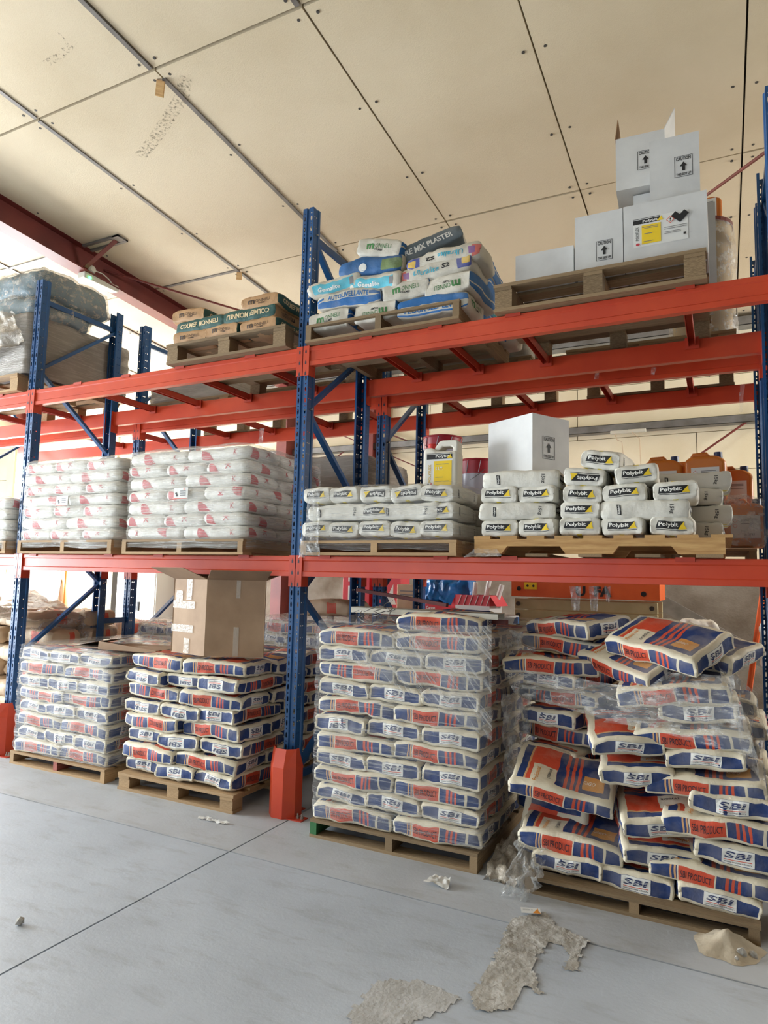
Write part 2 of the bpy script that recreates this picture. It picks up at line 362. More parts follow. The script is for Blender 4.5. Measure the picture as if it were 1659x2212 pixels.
rack(0, 'pallet_rack', 'blue and orange pallet rack nearest the camera', b1, (-WB, 0, WB))
b2 = [(x, Z2) for x in (-2.3, -1.7, -1.0, -.4, .45, 1.05, 1.7, 2.3, -3.2, -3.9)]+[(x, Z1) for x in (-2.4, -1.6, -.4, .5, 1.4, 2.3)]
rack(Y2, 'pallet_rack', 'blue and orange pallet rack standing behind the front one', b2, ())
for zt in (1.02, 2.05, 3.4):
    for fx in (-WB, 0, WB):
        tag(MB().bar((fx, D1+.002, zt), (fx, Y2-.002, zt), .03, .05).build('row_spacer', 'rack_blue'),
            {-WB: 'left', 0: 'middle', WB: 'right'}[fx]+' frame blue spacer bar joining both racks, '+{1.02: 'low', 2.05: 'mid height', 3.4: 'high'}[zt], 'spacer', 'row spacers between the two racks')
# ------------------------------------------------------------------ pallets
UB = {}
def ubox(mt):
    if mt not in UB: UB[mt] = MB().box(-.5, .5, -.5, .5, -.5, .5).mesh('plank', mt)
    return UB[mt]
def piece(name, mt, par, x, y, z, sx, sy, sz):
    # the long side of a piece always runs along its own x axis so the grain follows it
    if sy > sx and sy >= sz: return link(name, ubox(mt), par, (x, y, z), (0, 0, PI/2), (sy, sx, sz))
    return link(name, ubox(mt), par, (x, y, z), (0, 0, 0), (sx, sy, sz))
def pallet(label, style, x0, x1, y0, d, z, h, wood='wood_a', group='wooden pallets', rot=0, ends=None):
    w = x1-x0; t = tag(empty('wooden_pallet', ((x0+x1)/2, y0+d/2, z), (0, 0, rot)), label, 'pallet', group)
    j = lambda a: random.uniform(-a, a)
    if style == 'stringer':
        bt = .017
        for k in range(3):
            y = -d/2+.05+k*(d-.1)/2; piece('bottom_board', wood, t, j(.004), y, bt/2, w, .095, bt)
        for k, sx in enumerate((-w/2+.022, 0, w/2-.022)):
            piece('stringer', (ends[k] if ends else wood), t, sx, 0, h/2, .042, d-.004, h-2*bt)
        n = 8
        for k in range(n): piece('deck_board', wood, t, j(.004), -d/2+.046+k*(d-.092)/(n-1), h-bt/2, w, .09, bt)
    elif style == 'block':
        bt = .019; bh = h-3*bt
        for k in range(3): piece('bottom_board', wood, t, 0, -d/2+.05+k*(d-.1)/2, bt/2, w, .095, bt)
        for sx in (-w/2+.055, 0, w/2-.055):
            for k in range(3): piece('block', wood, t, sx+j(.004), -d/2+.055+k*(d-.11)/2, bt+bh/2, .10, .098, bh)
            piece('cross_board', wood, t, sx, 0, bt+bh+bt/2, .098, d, bt)
        n = 7
        for k in range(n): piece('deck_board', wood, t, j(.006), -d/2+.046+k*(d-.092)/(n-1), h-bt/2, w, .10, bt)
    else:
        bt = .016; sh = h-2*bt
        for k in range(3):
            y = -d/2+.02+k*(d-.04)/2; p = []
            hw = w/2
            pts = [(-hw, 0), (-hw+.16, 0), (-hw+.19, sh*.5), (-hw*.2-.03, sh*.5), (-hw*.2, 0), (hw*.18, 0), (hw*.18+.03, sh*.5), (hw-.24, sh*.5), (hw-.21, 0), (hw, 0), (hw, sh), (-hw, sh)]
            MB().extrude(pts, y-.02, y+.02, 'y').build('stringer', wood, t, (0, 0, bt))
        n = 9
        for k in range(n): piece('deck_board', wood, t, -w/2+.045+k*(w-.06)/(n-1), 0, h-bt/2, .095, d, bt)
        for k in range(5): piece('bottom_board', 'wood_b', t, -w/2+.07+k*(w-.14)/4, 0, bt/2, .12, d, bt)
    return t
pallet('flat pallet of pale wood with red-painted centre stringer, far left floor stack', 'stringer', -2.46, -1.43, -.17, 1.15, 0, .095, 'wood_a', ends=('wood_a', 'wood_redend', 'wood_a'))
pallet('block pallet under the unwrapped bag stack left of the orange guard', 'block', -1.27, -.27, -.20, 1.15, 0, .115, 'wood_a')
pallet('pallet with green stringer end under the tall wrapped bag stack', 'stringer', .335, 1.34, -.26, 1.15, 0, .10, 'wood_b', ends=('wood_green', 'wood_b', 'wood_b'))
pallet('dirty pallet under the leaning bag heap at right', 'stringer', 1.60, 2.59, -.33, 1.15, 0, .08, 'wood_b')
pallet('pallet under the white wrapped stack at the left end of the lower beams', 'stringer', -2.68, -1.60, -.09, 1.1, Z1, .105, 'wood_a')
pallet('pallet under the large white wrapped stack beside the centre upright', 'stringer', -1.49, -.37, -.09, 1.1, Z1, .105, 'wood_a')
pallet('pallet under the low wrapped bag stack right of the centre upright', 'stringer', .09, 1.14, -.09, 1.1, Z1, .09, 'wood_a')
pallet('clean new pallet with notched stringers on the lower right beam', 'notched', 1.235, 2.50, -.05, 1.0, Z1, .112, 'wood_c')
pallet('weathered block pallet under brown bags on the upper beam', 'block', -1.17, -.10, -.07, 1.1, Z2, .15, 'wood_b')
pallet('pallet under the mixed white and blue bags on the upper beam', 'stringer', .05, 1.13, -.06, 1.05, Z2, .118, 'wood_b')
pallet('block pallet under the white cartons, top right', 'block', 1.34, 2.45, -.06, 1.05, Z2, .16, 'wood_b')
pallet('pallet half hidden at the far left end of the lower beams', 'stringer', -3.95, -2.88, -.06, 1.1, Z1, .105, 'wood_a')
pallet('pallet under the plastic covered load, top left', 'block', -3.95, -2.9, -.05, 1.1, Z2, .15, 'wood_a')
# ------------------------------------------------------------------ lettering
TXT = {}
def make_text(key, s, shear=0.0, bold=.0, wx=1.0, ls=1.0):
    c = bpy.data.curves.new('t', 'FONT'); c.body = s; c.shear = shear; c.offset = bold; c.resolution_u = 2; c.fill_mode = 'FRONT'; c.space_character = ls
    o = bpy.data.objects.new('t', c); COL.objects.link(o)
    me = o.to_mesh()
    bm = bmesh.new(); bm.from_mesh(me); bmesh.ops.triangulate(bm, faces=bm.faces[:])
    xs_ = [v.co.x for v in bm.verts]; ys_ = [v.co.y for v in bm.verts]
    x0, x1, y0, y1 = min(xs_), max(xs_), min(ys_), max(ys_)
    for v in bm.verts: v.co.x = (v.co.x-(x0+x1)/2)/(x1-x0); v.co.y = (v.co.y-(y0+y1)/2)/(y1-y0)
    for it in range(3):
        ed = [e for e in bm.edges if (e.verts[0].co-e.verts[1].co).length > .14]
        if ed:
            bmesh.ops.subdivide_edges(bm, edges=ed, cuts=1); bmesh.ops.triangulate(bm, faces=bm.faces[:])
    bm.verts.index_update()
    TXT[key] = ([(v.co.x, v.co.y) for v in bm.verts], [tuple(l.index for l in f.verts) for f in bm.faces])
    bm.free(); o.to_mesh_clear(); bpy.data.objects.remove(o); bpy.data.curves.remove(c)
for k, s, sh, bo in (('SBI', 'SBI', .15, .034), ('PROD', 'SBI PRODUCT', 0, .004), ('POLY', 'Polybit', 0, .03), ('15', '15kg', 0, .01), ('M1', 'm', 0, .04), ('ONN', 'ONNELI', 0, 0), ('COLMEF', 'COLMEF', 0, .025),
                     ('COLMON', 'COLMEF MONNELI', 0, .03), ('AUTO', 'AUTOLIVELLANTE', 0, .025), ('FLOOR', 'FLOOR SELF LEVEL', 0, .025), ('ULTRA', 'Ultralite', .2, .015), ('S2', 'S2', 0, .03),
                     ('PRE', 'PRE MIX PLASTER', 0, .03), ('GEMS', 'Gemalite', .2, .02), ('K', 'K', 0, .01), ('DIM', 'COD DX 4x18  25 KG', 0, 0), ('CAUTION', 'CAUTION', 0, .03), ('UP', 'THIS SIDE UP', 0, .03), ('FLEX', 'POLYFLEX', 0, .015),
                     ('EX', '!', 0, .03), ('PIN', '18/3/8', 0, .03), ('ING', 'ING MAC', 0, .02), ('CANON', 'Canon', 0, .02), ('PROF', 'Profesional', .1, .01), ('V010', '(V)B010', 0, .01), ('GEO', 'GIGO', .1, .0), ('UN', 'UN2735', 0, .01),
                     ('C500', 'C500', 0, .02), ('LIFT', 'U  FA', 0, .05), ('TINY', 'quality building industry', 0, 0), ('5LT', '5 LT.', 0, .02)):
    make_text(k, s, sh, bo, ls=1.04 if k == 'SBI' else 1.0)
def shape_rect(nx=6, ny=3):
    vs = [(i/nx-.5, j/ny-.5) for j in range(ny+1) for i in range(nx+1)]
    return vs, [(j*(nx+1)+i, j*(nx+1)+i+1, (j+1)*(nx+1)+i+1, (j+1)*(nx+1)+i) for j in range(ny) for i in range(nx)]
TXT['rect'] = shape_rect(); TXT['line'] = shape_rect(8, 1)
v_, f_ = shape_rect(8, 3); TXT['slant'] = ([(x+.06*y, y) for x, y in v_], f_)
TXT['tri'] = ([(-.5, -.5), (0, -.5), (.5, -.5), (-.25+.12, 0), (.25, 0), (.25, .5)], [(0, 1, 3), (1, 4, 3), (1, 2, 4), (3, 4, 5)])
TXT['arrow'] = ([(-.2, -.5), (.2, -.5), (.2, 0), (.5, 0), (0, .5), (-.5, 0), (-.2, 0)], [(0, 1, 2, 6), (5, 6, 2, 3, 4)])
q_ = [(r_/6*math.cos(a*PI/16), r_/6*math.sin(a*PI/16)) for r_ in range(7) for a in range(9)]
TXT['quad'] = ([(x-.5, y-.5) for x, y in q_], [(r_*9+a, (r_+1)*9+a, (r_+1)*9+a+1, r_*9+a+1) for r_ in range(6) for a in range(8)])
c_ = [(0, 0)]+[(.5*math.cos(a*PI/8), .5*math.sin(a*PI/8)) for a in range(16)]
TXT['disc'] = (c_, [(0, i+1, (i+1) % 16+1) for i in range(16)])
TXT['frame'] = ([(-.5, -.5), (.5, -.5), (.5, .5), (-.5, .5), (-.47, -.48), (.47, -.48), (.47, .48), (-.47, .48)], [(0, 1, 5, 4), (1, 2, 6, 5), (2, 3, 7, 6), (3, 0, 4, 7)])
TXT['dia'] = ([(-.5, 0), (0, -.5), (.5, 0), (0, .5)], [(0, 1, 2, 3)])
for n_, c_ in dict(ink_navy=sr(30, 44, 92), ink_dark=sr(42, 38, 48), ink_black=sr(30, 30, 32), ink_white=sr(235, 234, 228), ink_red=sr(214, 84, 56), ink_yellow=sr(240, 205, 40), ink_green=sr(62, 120, 66), ink_cream=sr(222, 200, 158),
                   ink_blue=sr(28, 104, 168), ink_sky=sr(60, 170, 196), ink_crimson=sr(196, 62, 72), ink_amber=sr(216, 140, 50), ink_violet=sr(140, 100, 160), ink_pink=sr(226, 120, 110), ink_brown=sr(70, 52, 40), ink_gold=sr(206, 170, 60), ink_gray=sr(120, 120, 122)).items():
    mat(n_, c_, rough=.6)
# ------------------------------------------------------------------ printed sacks
def print_mat(name, base, ramp=None, band=(.5, .36), dust=None, rects=(), rough=.62, bump=.35):
    m, nt, N, L, B = nmat(name)
    t = N.new('ShaderNodeTexCoord'); sx = N.new('ShaderNodeSeparateXYZ'); L.new(t.outputs['UV'], sx.inputs[0])
    ob = N.new('ShaderNodeMapping'); L.new(t.outputs['Object'], ob.inputs['Vector'])
    def cmp(o, c, h):
        n = N.new('ShaderNodeMath'); n.operation = 'COMPARE'; L.new(o, n.inputs[0]); n.inputs[1].default_value = c; n.inputs[2].default_value = h; return n.outputs[0]
    def mul(a, b):
        n = N.new('ShaderNodeMath'); n.operation = 'MULTIPLY'; L.new(a, n.inputs[0]); L.new(b, n.inputs[1]); return n.outputs[0]
    col = None
    rg = N.new('ShaderNodeRGB'); rg.outputs[0].default_value = rgb(base); col = rg.outputs[0]
    if ramp:
        r = N.new('ShaderNodeValToRGB'); r.color_ramp.interpolation = 'CONSTANT'; e = r.color_ramp.elements
        while len(e) > 1: e.remove(e[-1])
        e[0].position = ramp[0][0]; e[0].color = rgb(ramp[0][1])
        for p_, c in ramp[1:]:
            n = e.new(p_); n.color = rgb(c)
        L.new(sx.outputs[0], r.inputs[0])
        col = mixc(N, L, cmp(sx.outputs[1], *band), col, r.outputs[0])
    for u0, u1, v0, v1, c in rects:
        col = mixc(N, L, mul(cmp(sx.outputs[0], (u0+u1)/2, (u1-u0)/2), cmp(sx.outputs[1], (v0+v1)/2, (v1-v0)/2)), col, c)
    if dust:
        f = noisef(N, L, ob.outputs[0], 7, 5, lo=.45, hi=.8)
        mm = N.new('ShaderNodeMath'); mm.operation = 'MULTIPLY'; L.new(f, mm.inputs[0]); mm.inputs[1].default_value = dust[1]
        col = mixc(N, L, mm.outputs[0], col, dust[0])
    L.new(col, B.inputs['Base Color']); B.inputs['Roughness'].default_value = rough
    if bump: bumpn(N, L, B, noisef(N, L, ob.outputs[0], 26, 5, .65, lo=0, hi=1), bump, .012)
    return m
CR, BL, OR, LT = sr(222, 212, 188), sr(27, 55, 110), sr(208, 76, 46), sr(206, 158, 108)
DUST = (sr(190, 180, 160), .35)
print_mat('sbi_side', CR, [(0, CR), (.02, BL), (.165, LT), (.18, BL), (.20, LT), (.215, BL), (.225, CR), (.235, OR), (.535, CR), (.545, BL), (.62, OR), (.645, BL), (.67, OR), (.695, BL), (.72, OR), (.745, BL), (.83, CR), (.855, BL), (.97, CR)], (.5, .34), DUST)
print_mat('sbi_end', CR, [(0, CR), (.05, BL), (.95, CR)], (.5, .31), DUST)
print_mat('sbi_top', CR, [(0, CR), (.05, BL), (.12, LT), (.14, OR), (.42, BL), (.50, OR), (.53, BL), (.56, OR), (.59, BL), (.62, OR), (.65, BL), (.95, CR)], (.5, .40), (sr(190, 180, 160), .55),
          [(.18, .42, .05, .45, CR), (.68, .9, .2, .48, sr(206, 140, 60))])
PW = sr(226, 223, 212)
print_mat('poly_end', PW, dust=(sr(196, 190, 176), .3)); print_mat('poly_side', PW, dust=(sr(196, 190, 176), .3))
print_mat('poly_top', PW, [(0, PW), (.0, sr(226, 206, 70))], (.5, .06), (sr(200, 194, 180), .3))
KW = sr(232, 230, 222)
print_mat('kbag', KW, dust=(sr(205, 200, 190), .3), rough=.4)
KR, GR = sr(186, 146, 104), sr(44, 84, 78)
print_mat('kraft_end', KR, dust=(sr(160, 124, 88), .5)); print_mat('kraft_side', GR, dust=(sr(70, 100, 92), .4))
GW, BB = sr(206, 200, 186), sr(32, 104, 170)
print_mat('col_end', GW, dust=(sr(180, 172, 156), .5)); print_mat('col_side', BB, [(0, BB)], (.5, .5), (sr(120, 140, 160), .35), [(.0, 1, .62, .70, GW)])
print_mat('auto_side', GW, [(0, BB)], (.25, .22), (sr(180, 172, 156), .4), [(0, .1, .6, .78, BB), (.84, 1, .6, .78, BB)])
print_mat('floor_side', BB, [(0, GW)], (.32, .2), (sr(150, 160, 165), .35))
SK = sr(84, 180, 200)
print_mat('gems_side', GW, [(0, GW), (.12, SK), (.86, GW)], (.45, .33), (sr(180, 172, 156), .5))
print_mat('ultra_side', GW, None, dust=(sr(180, 172, 156), .5), rects=[(.0, .1, .2, .9, sr(222, 120, 110)), (.06, .14, .3, .7, sr(150, 110, 160)), (.82, 1, .1, .9, sr(80, 90, 160)), (.88, .98, .3, .8, sr(228, 190, 90))])
print_mat('bluebag', sr(44, 96, 150), [(0, sr(44, 96, 150)), (.7, sr(120, 140, 90))], (.4, .3), (sr(130, 140, 150), .4))
print_mat('graybag', sr(96, 108, 116), dust=(sr(150, 150, 146), .5))
print_mat('beigebag', sr(196, 172, 142), [(0, sr(196, 172, 142)), (.55, sr(206, 84, 62)), (.72, sr(196, 172, 142))], (.5, .35), (sr(170, 148, 120), .5))
PS = [-1, -.97, -.92, -.84, -.72, -.58, -.44, -.29, -.15, 0, .15, .29, .44, .58, .72, .84, .92, .97, 1]
PT = [-1, -.95, -.87, -.74, -.56, -.37, -.18, 0, .18, .37, .56, .74, .87, .95, 1]
PH = [-1, -.84, -.64, -.38, -.12, .12, .38, .64, .84, 1]
class Sack:
    def __init__(s, L, W, H, seed, r=.015, wr=.0055, bz=.045, by=.05, bx=.035, sag=.0, pinch=0, tight=0):
        s.h = Vector((L/2, W/2, H/2)); s.seed = seed; s.r = min(r, H*.3); s.wr = wr; s.b = (bx, by, bz); s.sag = sag; s.pinch = pinch; s.grid = {}
        rn = random.Random(seed); s.kx = [rn.uniform(-.35, .35) for _ in range(3)]
    def pos(s, p):
        h = s.h; c = Vector((p[0]*h.x, p[1]*h.y, p[2]*h.z)); r = s.r
        inn = Vector([max(-(h[i]-r), min(h[i]-r, c[i])) for i in range(3)]); d = c-inn
        if d.length > 1e-9: d = d.normalized()*max(abs(t) for t in d)
        q = inn+d; x, y, z = p
        q.x *= 1+s.b[0]*(1-y*y)*(1-z*z); q.y *= 1+s.b[1]*(1-x*x*x*x)*(1-z*z); q.z *= 1+s.b[2]*2*(1-x*x*.9)*(1-y*y*.9)-.10*(x*x*y*y)
        if s.pinch: q.z *= 1-s.pinch*math.exp(-((x-s.kx[0])*5)**2)*.5; q.y *= 1-s.pinch*math.exp(-((x-s.kx[0])*6)**2)*.25
        n1 = noise.noise_vector(Vector((q.x*6+s.seed*7.3, q.y*6, q.z*7)))
        n2 = noise.noise_vector(Vector((q.x*26+s.seed*3.1, q.y*26, q.z*16)))
        q += Vector((n1.x*.6, n1.y*.8, n1.z))*s.wr*1.6+n2*s.wr*.9
        ear = abs(x)**10*abs(y)**10        # pinched corners
        q.x += ear*s.wr*1.2*(1 if x > 0 else -1); q.z -= ear*.012*(1 if z > 0 else -.4)
        q.z += s.sag*(x*x-.4)
        return q
    FM = {'-y': (lambda u, v: (u, -1, v), (0, -1, 0)), '+y': (lambda u, v: (-u, 1, v), (0, 1, 0)), '-x': (lambda u, v: (-1, -u, v), (-1, 0, 0)),
          '+x': (lambda u, v: (1, u, v), (1, 0, 0)), '+z': (lambda u, v: (u, v, 1), (0, 0, 1)), '-z': (lambda u, v: (u, -v, -1), (0, 0, -1))}
    def lin(s, f, u, v):
        # a point on the faceted face, so that print lies on the mesh and not on the ideal surface
        U = PS if f[1] in 'yz' else PT; V = PT if f[1] == 'z' else PH
        if f not in s.grid: s.grid[f] = [[s.pos(s.FM[f][0](a, b)) for a in U] for b in V]
        g = s.grid[f]; i = max(0, min(len(U)-2, bisect.bisect_right(U, u)-1)); j = max(0, min(len(V)-2, bisect.bisect_right(V, v)-1))
        a = (u-U[i])/(U[i+1]-U[i]); b = (v-V[j])/(V[j+1]-V[j])
        du = (g[j][i+1]-g[j][i])*(1-b)+(g[j+1][i+1]-g[j+1][i])*b; dv = (g[j+1][i]-g[j][i])*(1-a)+(g[j+1][i+1]-g[j][i+1])*a
        p = (g[j][i]*(1-a)+g[j][i+1]*a)*(1-b)+(g[j+1][i]*(1-a)+g[j+1][i+1]*a)*b
        return p, du.cross(dv).normalized()
    def dims(s, f): return {'y': (s.h.x, s.h.z), 'x': (s.h.y, s.h.z), 'z': (s.h.x, s.h.y)}[f[1]]
    def mesh(s, name, mats):
        mb = MB(); uvs = []
        for f, mi in (('-y', 1), ('+y', 1), ('-x', 2), ('+x', 2), ('+z', 0), ('-z', 0)):
            U = PS if f[1] in 'yz' else PT; V = PT if f[1] == 'z' else PH
            vs = [s.pos(s.FM[f][0](u, v)) for v in V for u in U]; n = len(U)
            fs = [(j*n+i, j*n+i+1, (j+1)*n+i+1, (j+1)*n+i) for j in range(len(V)-1) for i in range(n-1)]
            mb.add(vs, fs, mi); uvs += [((u+1)/2, (v+1)/2) for v in V for u in U]
        me = mb.mesh(name, mats, True)
        ul = me.uv_layers.new(name='UVMap')
        for l in me.loops: ul.data[l.index].uv = uvs[l.vertex_index]
        bm = bmesh.new(); bm.from_mesh(me); bmesh.ops.remove_doubles(bm, verts=bm.verts[:], dist=1e-5); bm.to_mesh(me); bm.free()
        return me
    def decal(s, mb, f, key, cu, cv, w, h, mi, rot=0, off=.0016, flipx=False):
        """print a flat shape on a face: centre in metres from the face's middle, size in metres"""
        hu, hv = s.dims(f); fn, nrm = s.FM[f]; cr, sn = math.cos(rot), math.sin(rot); vs = []
        for x, y in TXT[key][0]:
            x, y = x*w*(-1 if flipx else 1), y*h; x, y = x*cr-y*sn, x*sn+y*cr
            u = max(-.995, min(.995, (cu+x)/hu)); v = max(-.97, min(.97, (cv+y)/hv))
            p, n = s.lin(f, u, v); vs.append(p+n*off)
        mb.add(vs, TXT[key][1] if not flipx else [t[::-1] for t in TXT[key][1]], mi)
KIND = {}
def kind(name, L, W, H, mats, inks, decals, n=5, obj='cement_bag', **kw):
    var = []
    for i in range(n):
        k2 = dict(kw)
        if 'pinch' in kw: k2['pinch'] = kw['pinch'] if i % 3 == 2 else 0
        s = Sack(L, W, H, len(KIND)*20+i+1, sag=random.Random(i+len(name)).uniform(-.008, .010), **k2)
        me = s.mesh(obj, mats); mb = MB(); decals(s, mb)
        var.append((me, mb.mesh('lettering', inks) if mb.v else None))
    KIND[name] = (var, L, W, H, obj)
def put(kd, loc, rz, label, group, flip=False, var=None, tilt=(0, 0), cat='bag'):
    vs, L, W, H, nm = KIND[kd]; me, tx = vs[(random.randrange(len(vs)) if var is None else var) % len(vs)]
    R = Matrix.Rotation(rz, 4, 'Z') @ Matrix.Rotation(tilt[0], 4, 'X') @ Matrix.Rotation(tilt[1], 4, 'Y')
    if flip: R = R @ Matrix.Rotation(PI, 4, 'X')
    o = link(nm, me, None, loc, R.to_euler()); tag(o, label, cat, group)
    if tx: link('lettering', tx, o)['kind'] = 'stuff'
    return o
def d_sbi(s, mb):
    for f in ('-y', '+y'): s.decal(mb, f, 'PROD', -.057, 0, .125, .030, 0)
    for f in ('-x', '+x'):
        s.decal(mb, f, 'rect', .005, .001, .125, .056, 1, off=.0013); s.decal(mb, f, 'SBI', .005, .009, .105, .024, 2, off=.0024)
        for k in range(3): s.decal(mb, f, 'line', .005, .0025+k*.0065, .108, .0012, 1, off=.0032)
        s.decal(mb, f, 'line', .005, -.0095, .105, .0026, 3, off=.0024); s.decal(mb, f, 'TINY', .005, -.018, .105, .008, 0, off=.0024)
    s.decal(mb, '+z', 'GEO', .12, -.05, .06, .022, 1); s.decal(mb, '+z', 'PROF', -.13, -.09, .10, .022, 4, PI/2); s.decal(mb, '+z', 'V010', -.07, -.07, .08, .018, 0, PI/2)
kind('sbi', .485, .33, .096, ['sbi_top', 'sbi_side', 'sbi_end'], ['ink_dark', 'ink_white', 'ink_navy', 'ink_red', 'ink_amber'], d_sbi, 7, wr=.009, pinch=.16)
def d_poly(s, mb):
    for f in ('-x', '+x'):
        s.decal(mb, f, 'slant', -.008, .004, .125, .036, 0); s.decal(mb, f, 'POLY', -.016, .004, .095, .026, 1, off=.0028)
        s.decal(mb, f, 'tri', .050, .004, .040, .036, 2, off=.0032); s.decal(mb, f, 'line', 0, -.020, .142, .0028, 0)
    for f in ('-y', '+y'):
        s.decal(mb, f, '15', .13, 0, .05, .022, 0, -PI/2); s.decal(mb, f, 'slant', -.12, 0, .05, .018, 0, PI/2); s.decal(mb, f, 'POLY', -.12, 0, .042, .012, 1, PI/2, off=.0028)
kind('poly', .42, .205, .096, ['poly_top', 'poly_side', 'poly_end'], ['ink_black', 'ink_white', 'ink_yellow'], d_poly, 6, 'powder_bag', wr=.006, bx=.03, by=.05)
def d_k(s, mb):
    for f in ('-y', '+y'):
        s.decal(mb, f, 'quad', -.08, -.012, .10, .085, 0); s.decal(mb, f, 'K', .17, .0, .03, .04, 0); s.decal(mb, f, 'DIM', .05, .025, .12, .010, 1)
    for f in ('-x', '+x'):
        s.decal(mb, f, 'K', .02, 0, .035, .045, 0, -PI/2); s.decal(mb, f, 'quad', -.11, -.01, .08, .08, 0)
kind('kbag', .55, .365, .092, ['kbag', 'kbag', 'kbag'], ['ink_crimson', 'ink_gray'], d_k, 5, 'plaster_bag', wr=.006, r=.04, by=.05, bx=.06)
def d_kraft(s, mb):
    for f in ('-x', '+x'):
        s.decal(mb, f, 'M1', -.06, 0, .055, .030, 0); s.decal(mb, f, 'ONN', .03, .004, .11, .022, 0); s.decal(mb, f, 'COLMEF', .02, -.014, .05, .010, 0)
    for f in ('-y', '+y'): s.decal(mb, f, 'COLMON', 0, 0, .36, .038, 1)
kind('kraft', .45, .31, .10, ['kraft_end', 'kraft_side', 'kraft_end'], ['ink_brown', 'ink_cream'], d_kraft, 4, 'plaster_bag', wr=.006, bx=.03)
def d_col(s, mb):
    for f in ('-x', '+x'):
        s.decal(mb, f, 'M1', -.06, .004, .055, .036, 0); s.decal(mb, f, 'ONN', .03, .008, .11, .026, 0); s.decal(mb, f, 'COLMEF', .0, -.014, .06, .012, 1)
kind('col', .45, .31, .115, ['col_end', 'col_side', 'col_end'], ['ink_green', 'ink_black', 'ink_white'], d_col, 4, 'plaster_bag', wr=.008)
def d_auto(s, mb):
    d_col(s, mb)
    for f in ('-y', '+y'): s.decal(mb, f, 'AUTO', 0, .018, .30, .034, 3)
kind('auto', .45, .31, .115, ['col_end', 'auto_side', 'col_end'], ['ink_green', 'ink_black', 'ink_white', 'ink_blue'], d_auto, 2, 'plaster_bag', wr=.008)
def d_floor(s, mb):
    d_col(s, mb)
    for f in ('-y', '+y'): s.decal(mb, f, 'FLOOR', 0, -.02, .36, .034, 3)
kind('floorsl', .45, .31, .115, ['col_end', 'floor_side', 'col_end'], ['ink_green', 'ink_black', 'ink_white', 'ink_blue'], d_floor, 2, 'plaster_bag', wr=.008)
def d_gem(s, mb):
    for f in ('-y', '+y'): s.decal(mb, f, 'GEMS', -.03, -.01, .16, .03, 0); s.decal(mb, f, 'rect', .13, 0, .03, .05, 1)
kind('gems', .40, .27, .115, ['col_end', 'gems_side', 'col_end'], ['ink_white', 'ink_gray'], d_gem, 2, 'adhesive_bag', wr=.010, r=.034)
def d_ult(s, mb):
    for f in ('-y', '+y'): s.decal(mb, f, 'ULTRA', -.05, .0, .17, .030, 0); s.decal(mb, f, 'S2', .08, .004, .05, .026, 1)
kind('ultra', .47, .31, .115, ['col_end', 'ultra_side', 'col_end'], ['ink_sky', 'ink_black'], d_ult, 2, 'adhesive_bag', wr=.010, r=.034)
def d_pre(s, mb):
    for f in ('-y', '+y'): s.decal(mb, f, 'PRE', 0, 0, .34, .036, 0)
    for f in ('-x', '+x'): s.decal(mb, f, 'C500', .03, .01, .09, .03, 1)
kind('pre', .45, .31, .11, ['graybag', 'graybag', 'col_end'], ['ink_white', 'ink_black'], d_pre, 1, 'plaster_bag', wr=.008)
kind('bluebag', .45, .30, .12, ['bluebag', 'bluebag', 'col_end'], ['ink_white'], lambda s, mb: s.decal(mb, '-y', 'disc', -.04, -.02, .06, .05, 0), 2, 'adhesive_bag', wr=.010, r=.034)
kind('beige', .52, .34, .13, ['beigebag', 'beigebag', 'beigebag'], ['ink_red'], lambda s, mb: None, 4, 'plaster_bag', wr=.012, r=.045)
# ------------------------------------------------------------------ regular stacks: five-and-two bonded layers
def stack(kd, x0, x1, y0, z0, rows, pitch, first, desc, group, what, lean=0, jit=.010, flipp=.25, rot=.03, deep=2, tiltj=.02, skip=()):
    L, W, H = KIND[kd][1:4]; w = x1-x0
    for r in range(rows):
        tp = (r+first) % 2; z = z0+pitch*(r+.5); rowname = ORD[r] if r < rows-1 else 'top'
        def one(x, y, end, pos):
            if (r, pos) in skip: return
            rz = (PI/2 if end else 0)+random.uniform(-rot, rot)+(PI if random.random() < .35 else 0)
            put(kd, (x+random.uniform(-jit, jit)+lean*r*pitch, y+random.uniform(-jit, jit), z), rz, '%s, %s layer, %s, %s' % (what, rowname, pos, desc), group,
                flip=random.random() < flipp, tilt=(random.uniform(-tiltj, tiltj), random.uniform(-tiltj, tiltj)))
        cols3 = [x0+w*(i+.5)/3 for i in range(3)]; cols2 = [x0+w*(i+.5)/2 for i in range(2)]
        n3, n2 = ('left', 'middle', 'right'), ('left', 'right')
        if tp:    # three ends in front
            for i in range(3): one(cols3[i], y0+L/2, True, 'front '+n3[i])
            for i in range(2): one(cols2[i], y0+L+W/2+.01, False, 'centre '+n2[i])
            if deep > 1:
                for i in range(2): one(cols2[i], y0+L+W*1.5+.02, False, 'rear '+n2[i])
        else:
            for i in range(2): one(cols2[i], y0+W/2, False, 'front '+n2[i])
            if deep > 1:
                for i in range(2): one(cols2[i], y0+W*1.5+.01, False, 'centre '+n2[i])
            for i in range(3): one(cols3[i], y0+W*(2 if deep > 1 else 1)+L/2+.02, True, 'rear '+n3[i])
stack('sbi', -2.43, -1.45, -.15, .10, 8, .0975, 0, 'wrapped far left floor stack', 'cement bags of the far left floor stack', 'blue banded cement bag', flipp=.15)
stack('sbi', -1.26, -.28, -.17, .118, 8, .0995, 1, 'open stack left of guard', 'cement bags of the open stack left of the orange guard', 'blue banded cement bag', jit=.026, rot=.09, flipp=.3, tiltj=.035)
stack('sbi', .345, 1.345, -.24, .103, 11, .0985, 0, 'tall wrapped stack', 'cement bags of the tall wrapped stack', 'blue banded cement bag', flipp=.2, jit=.008, rot=.025)
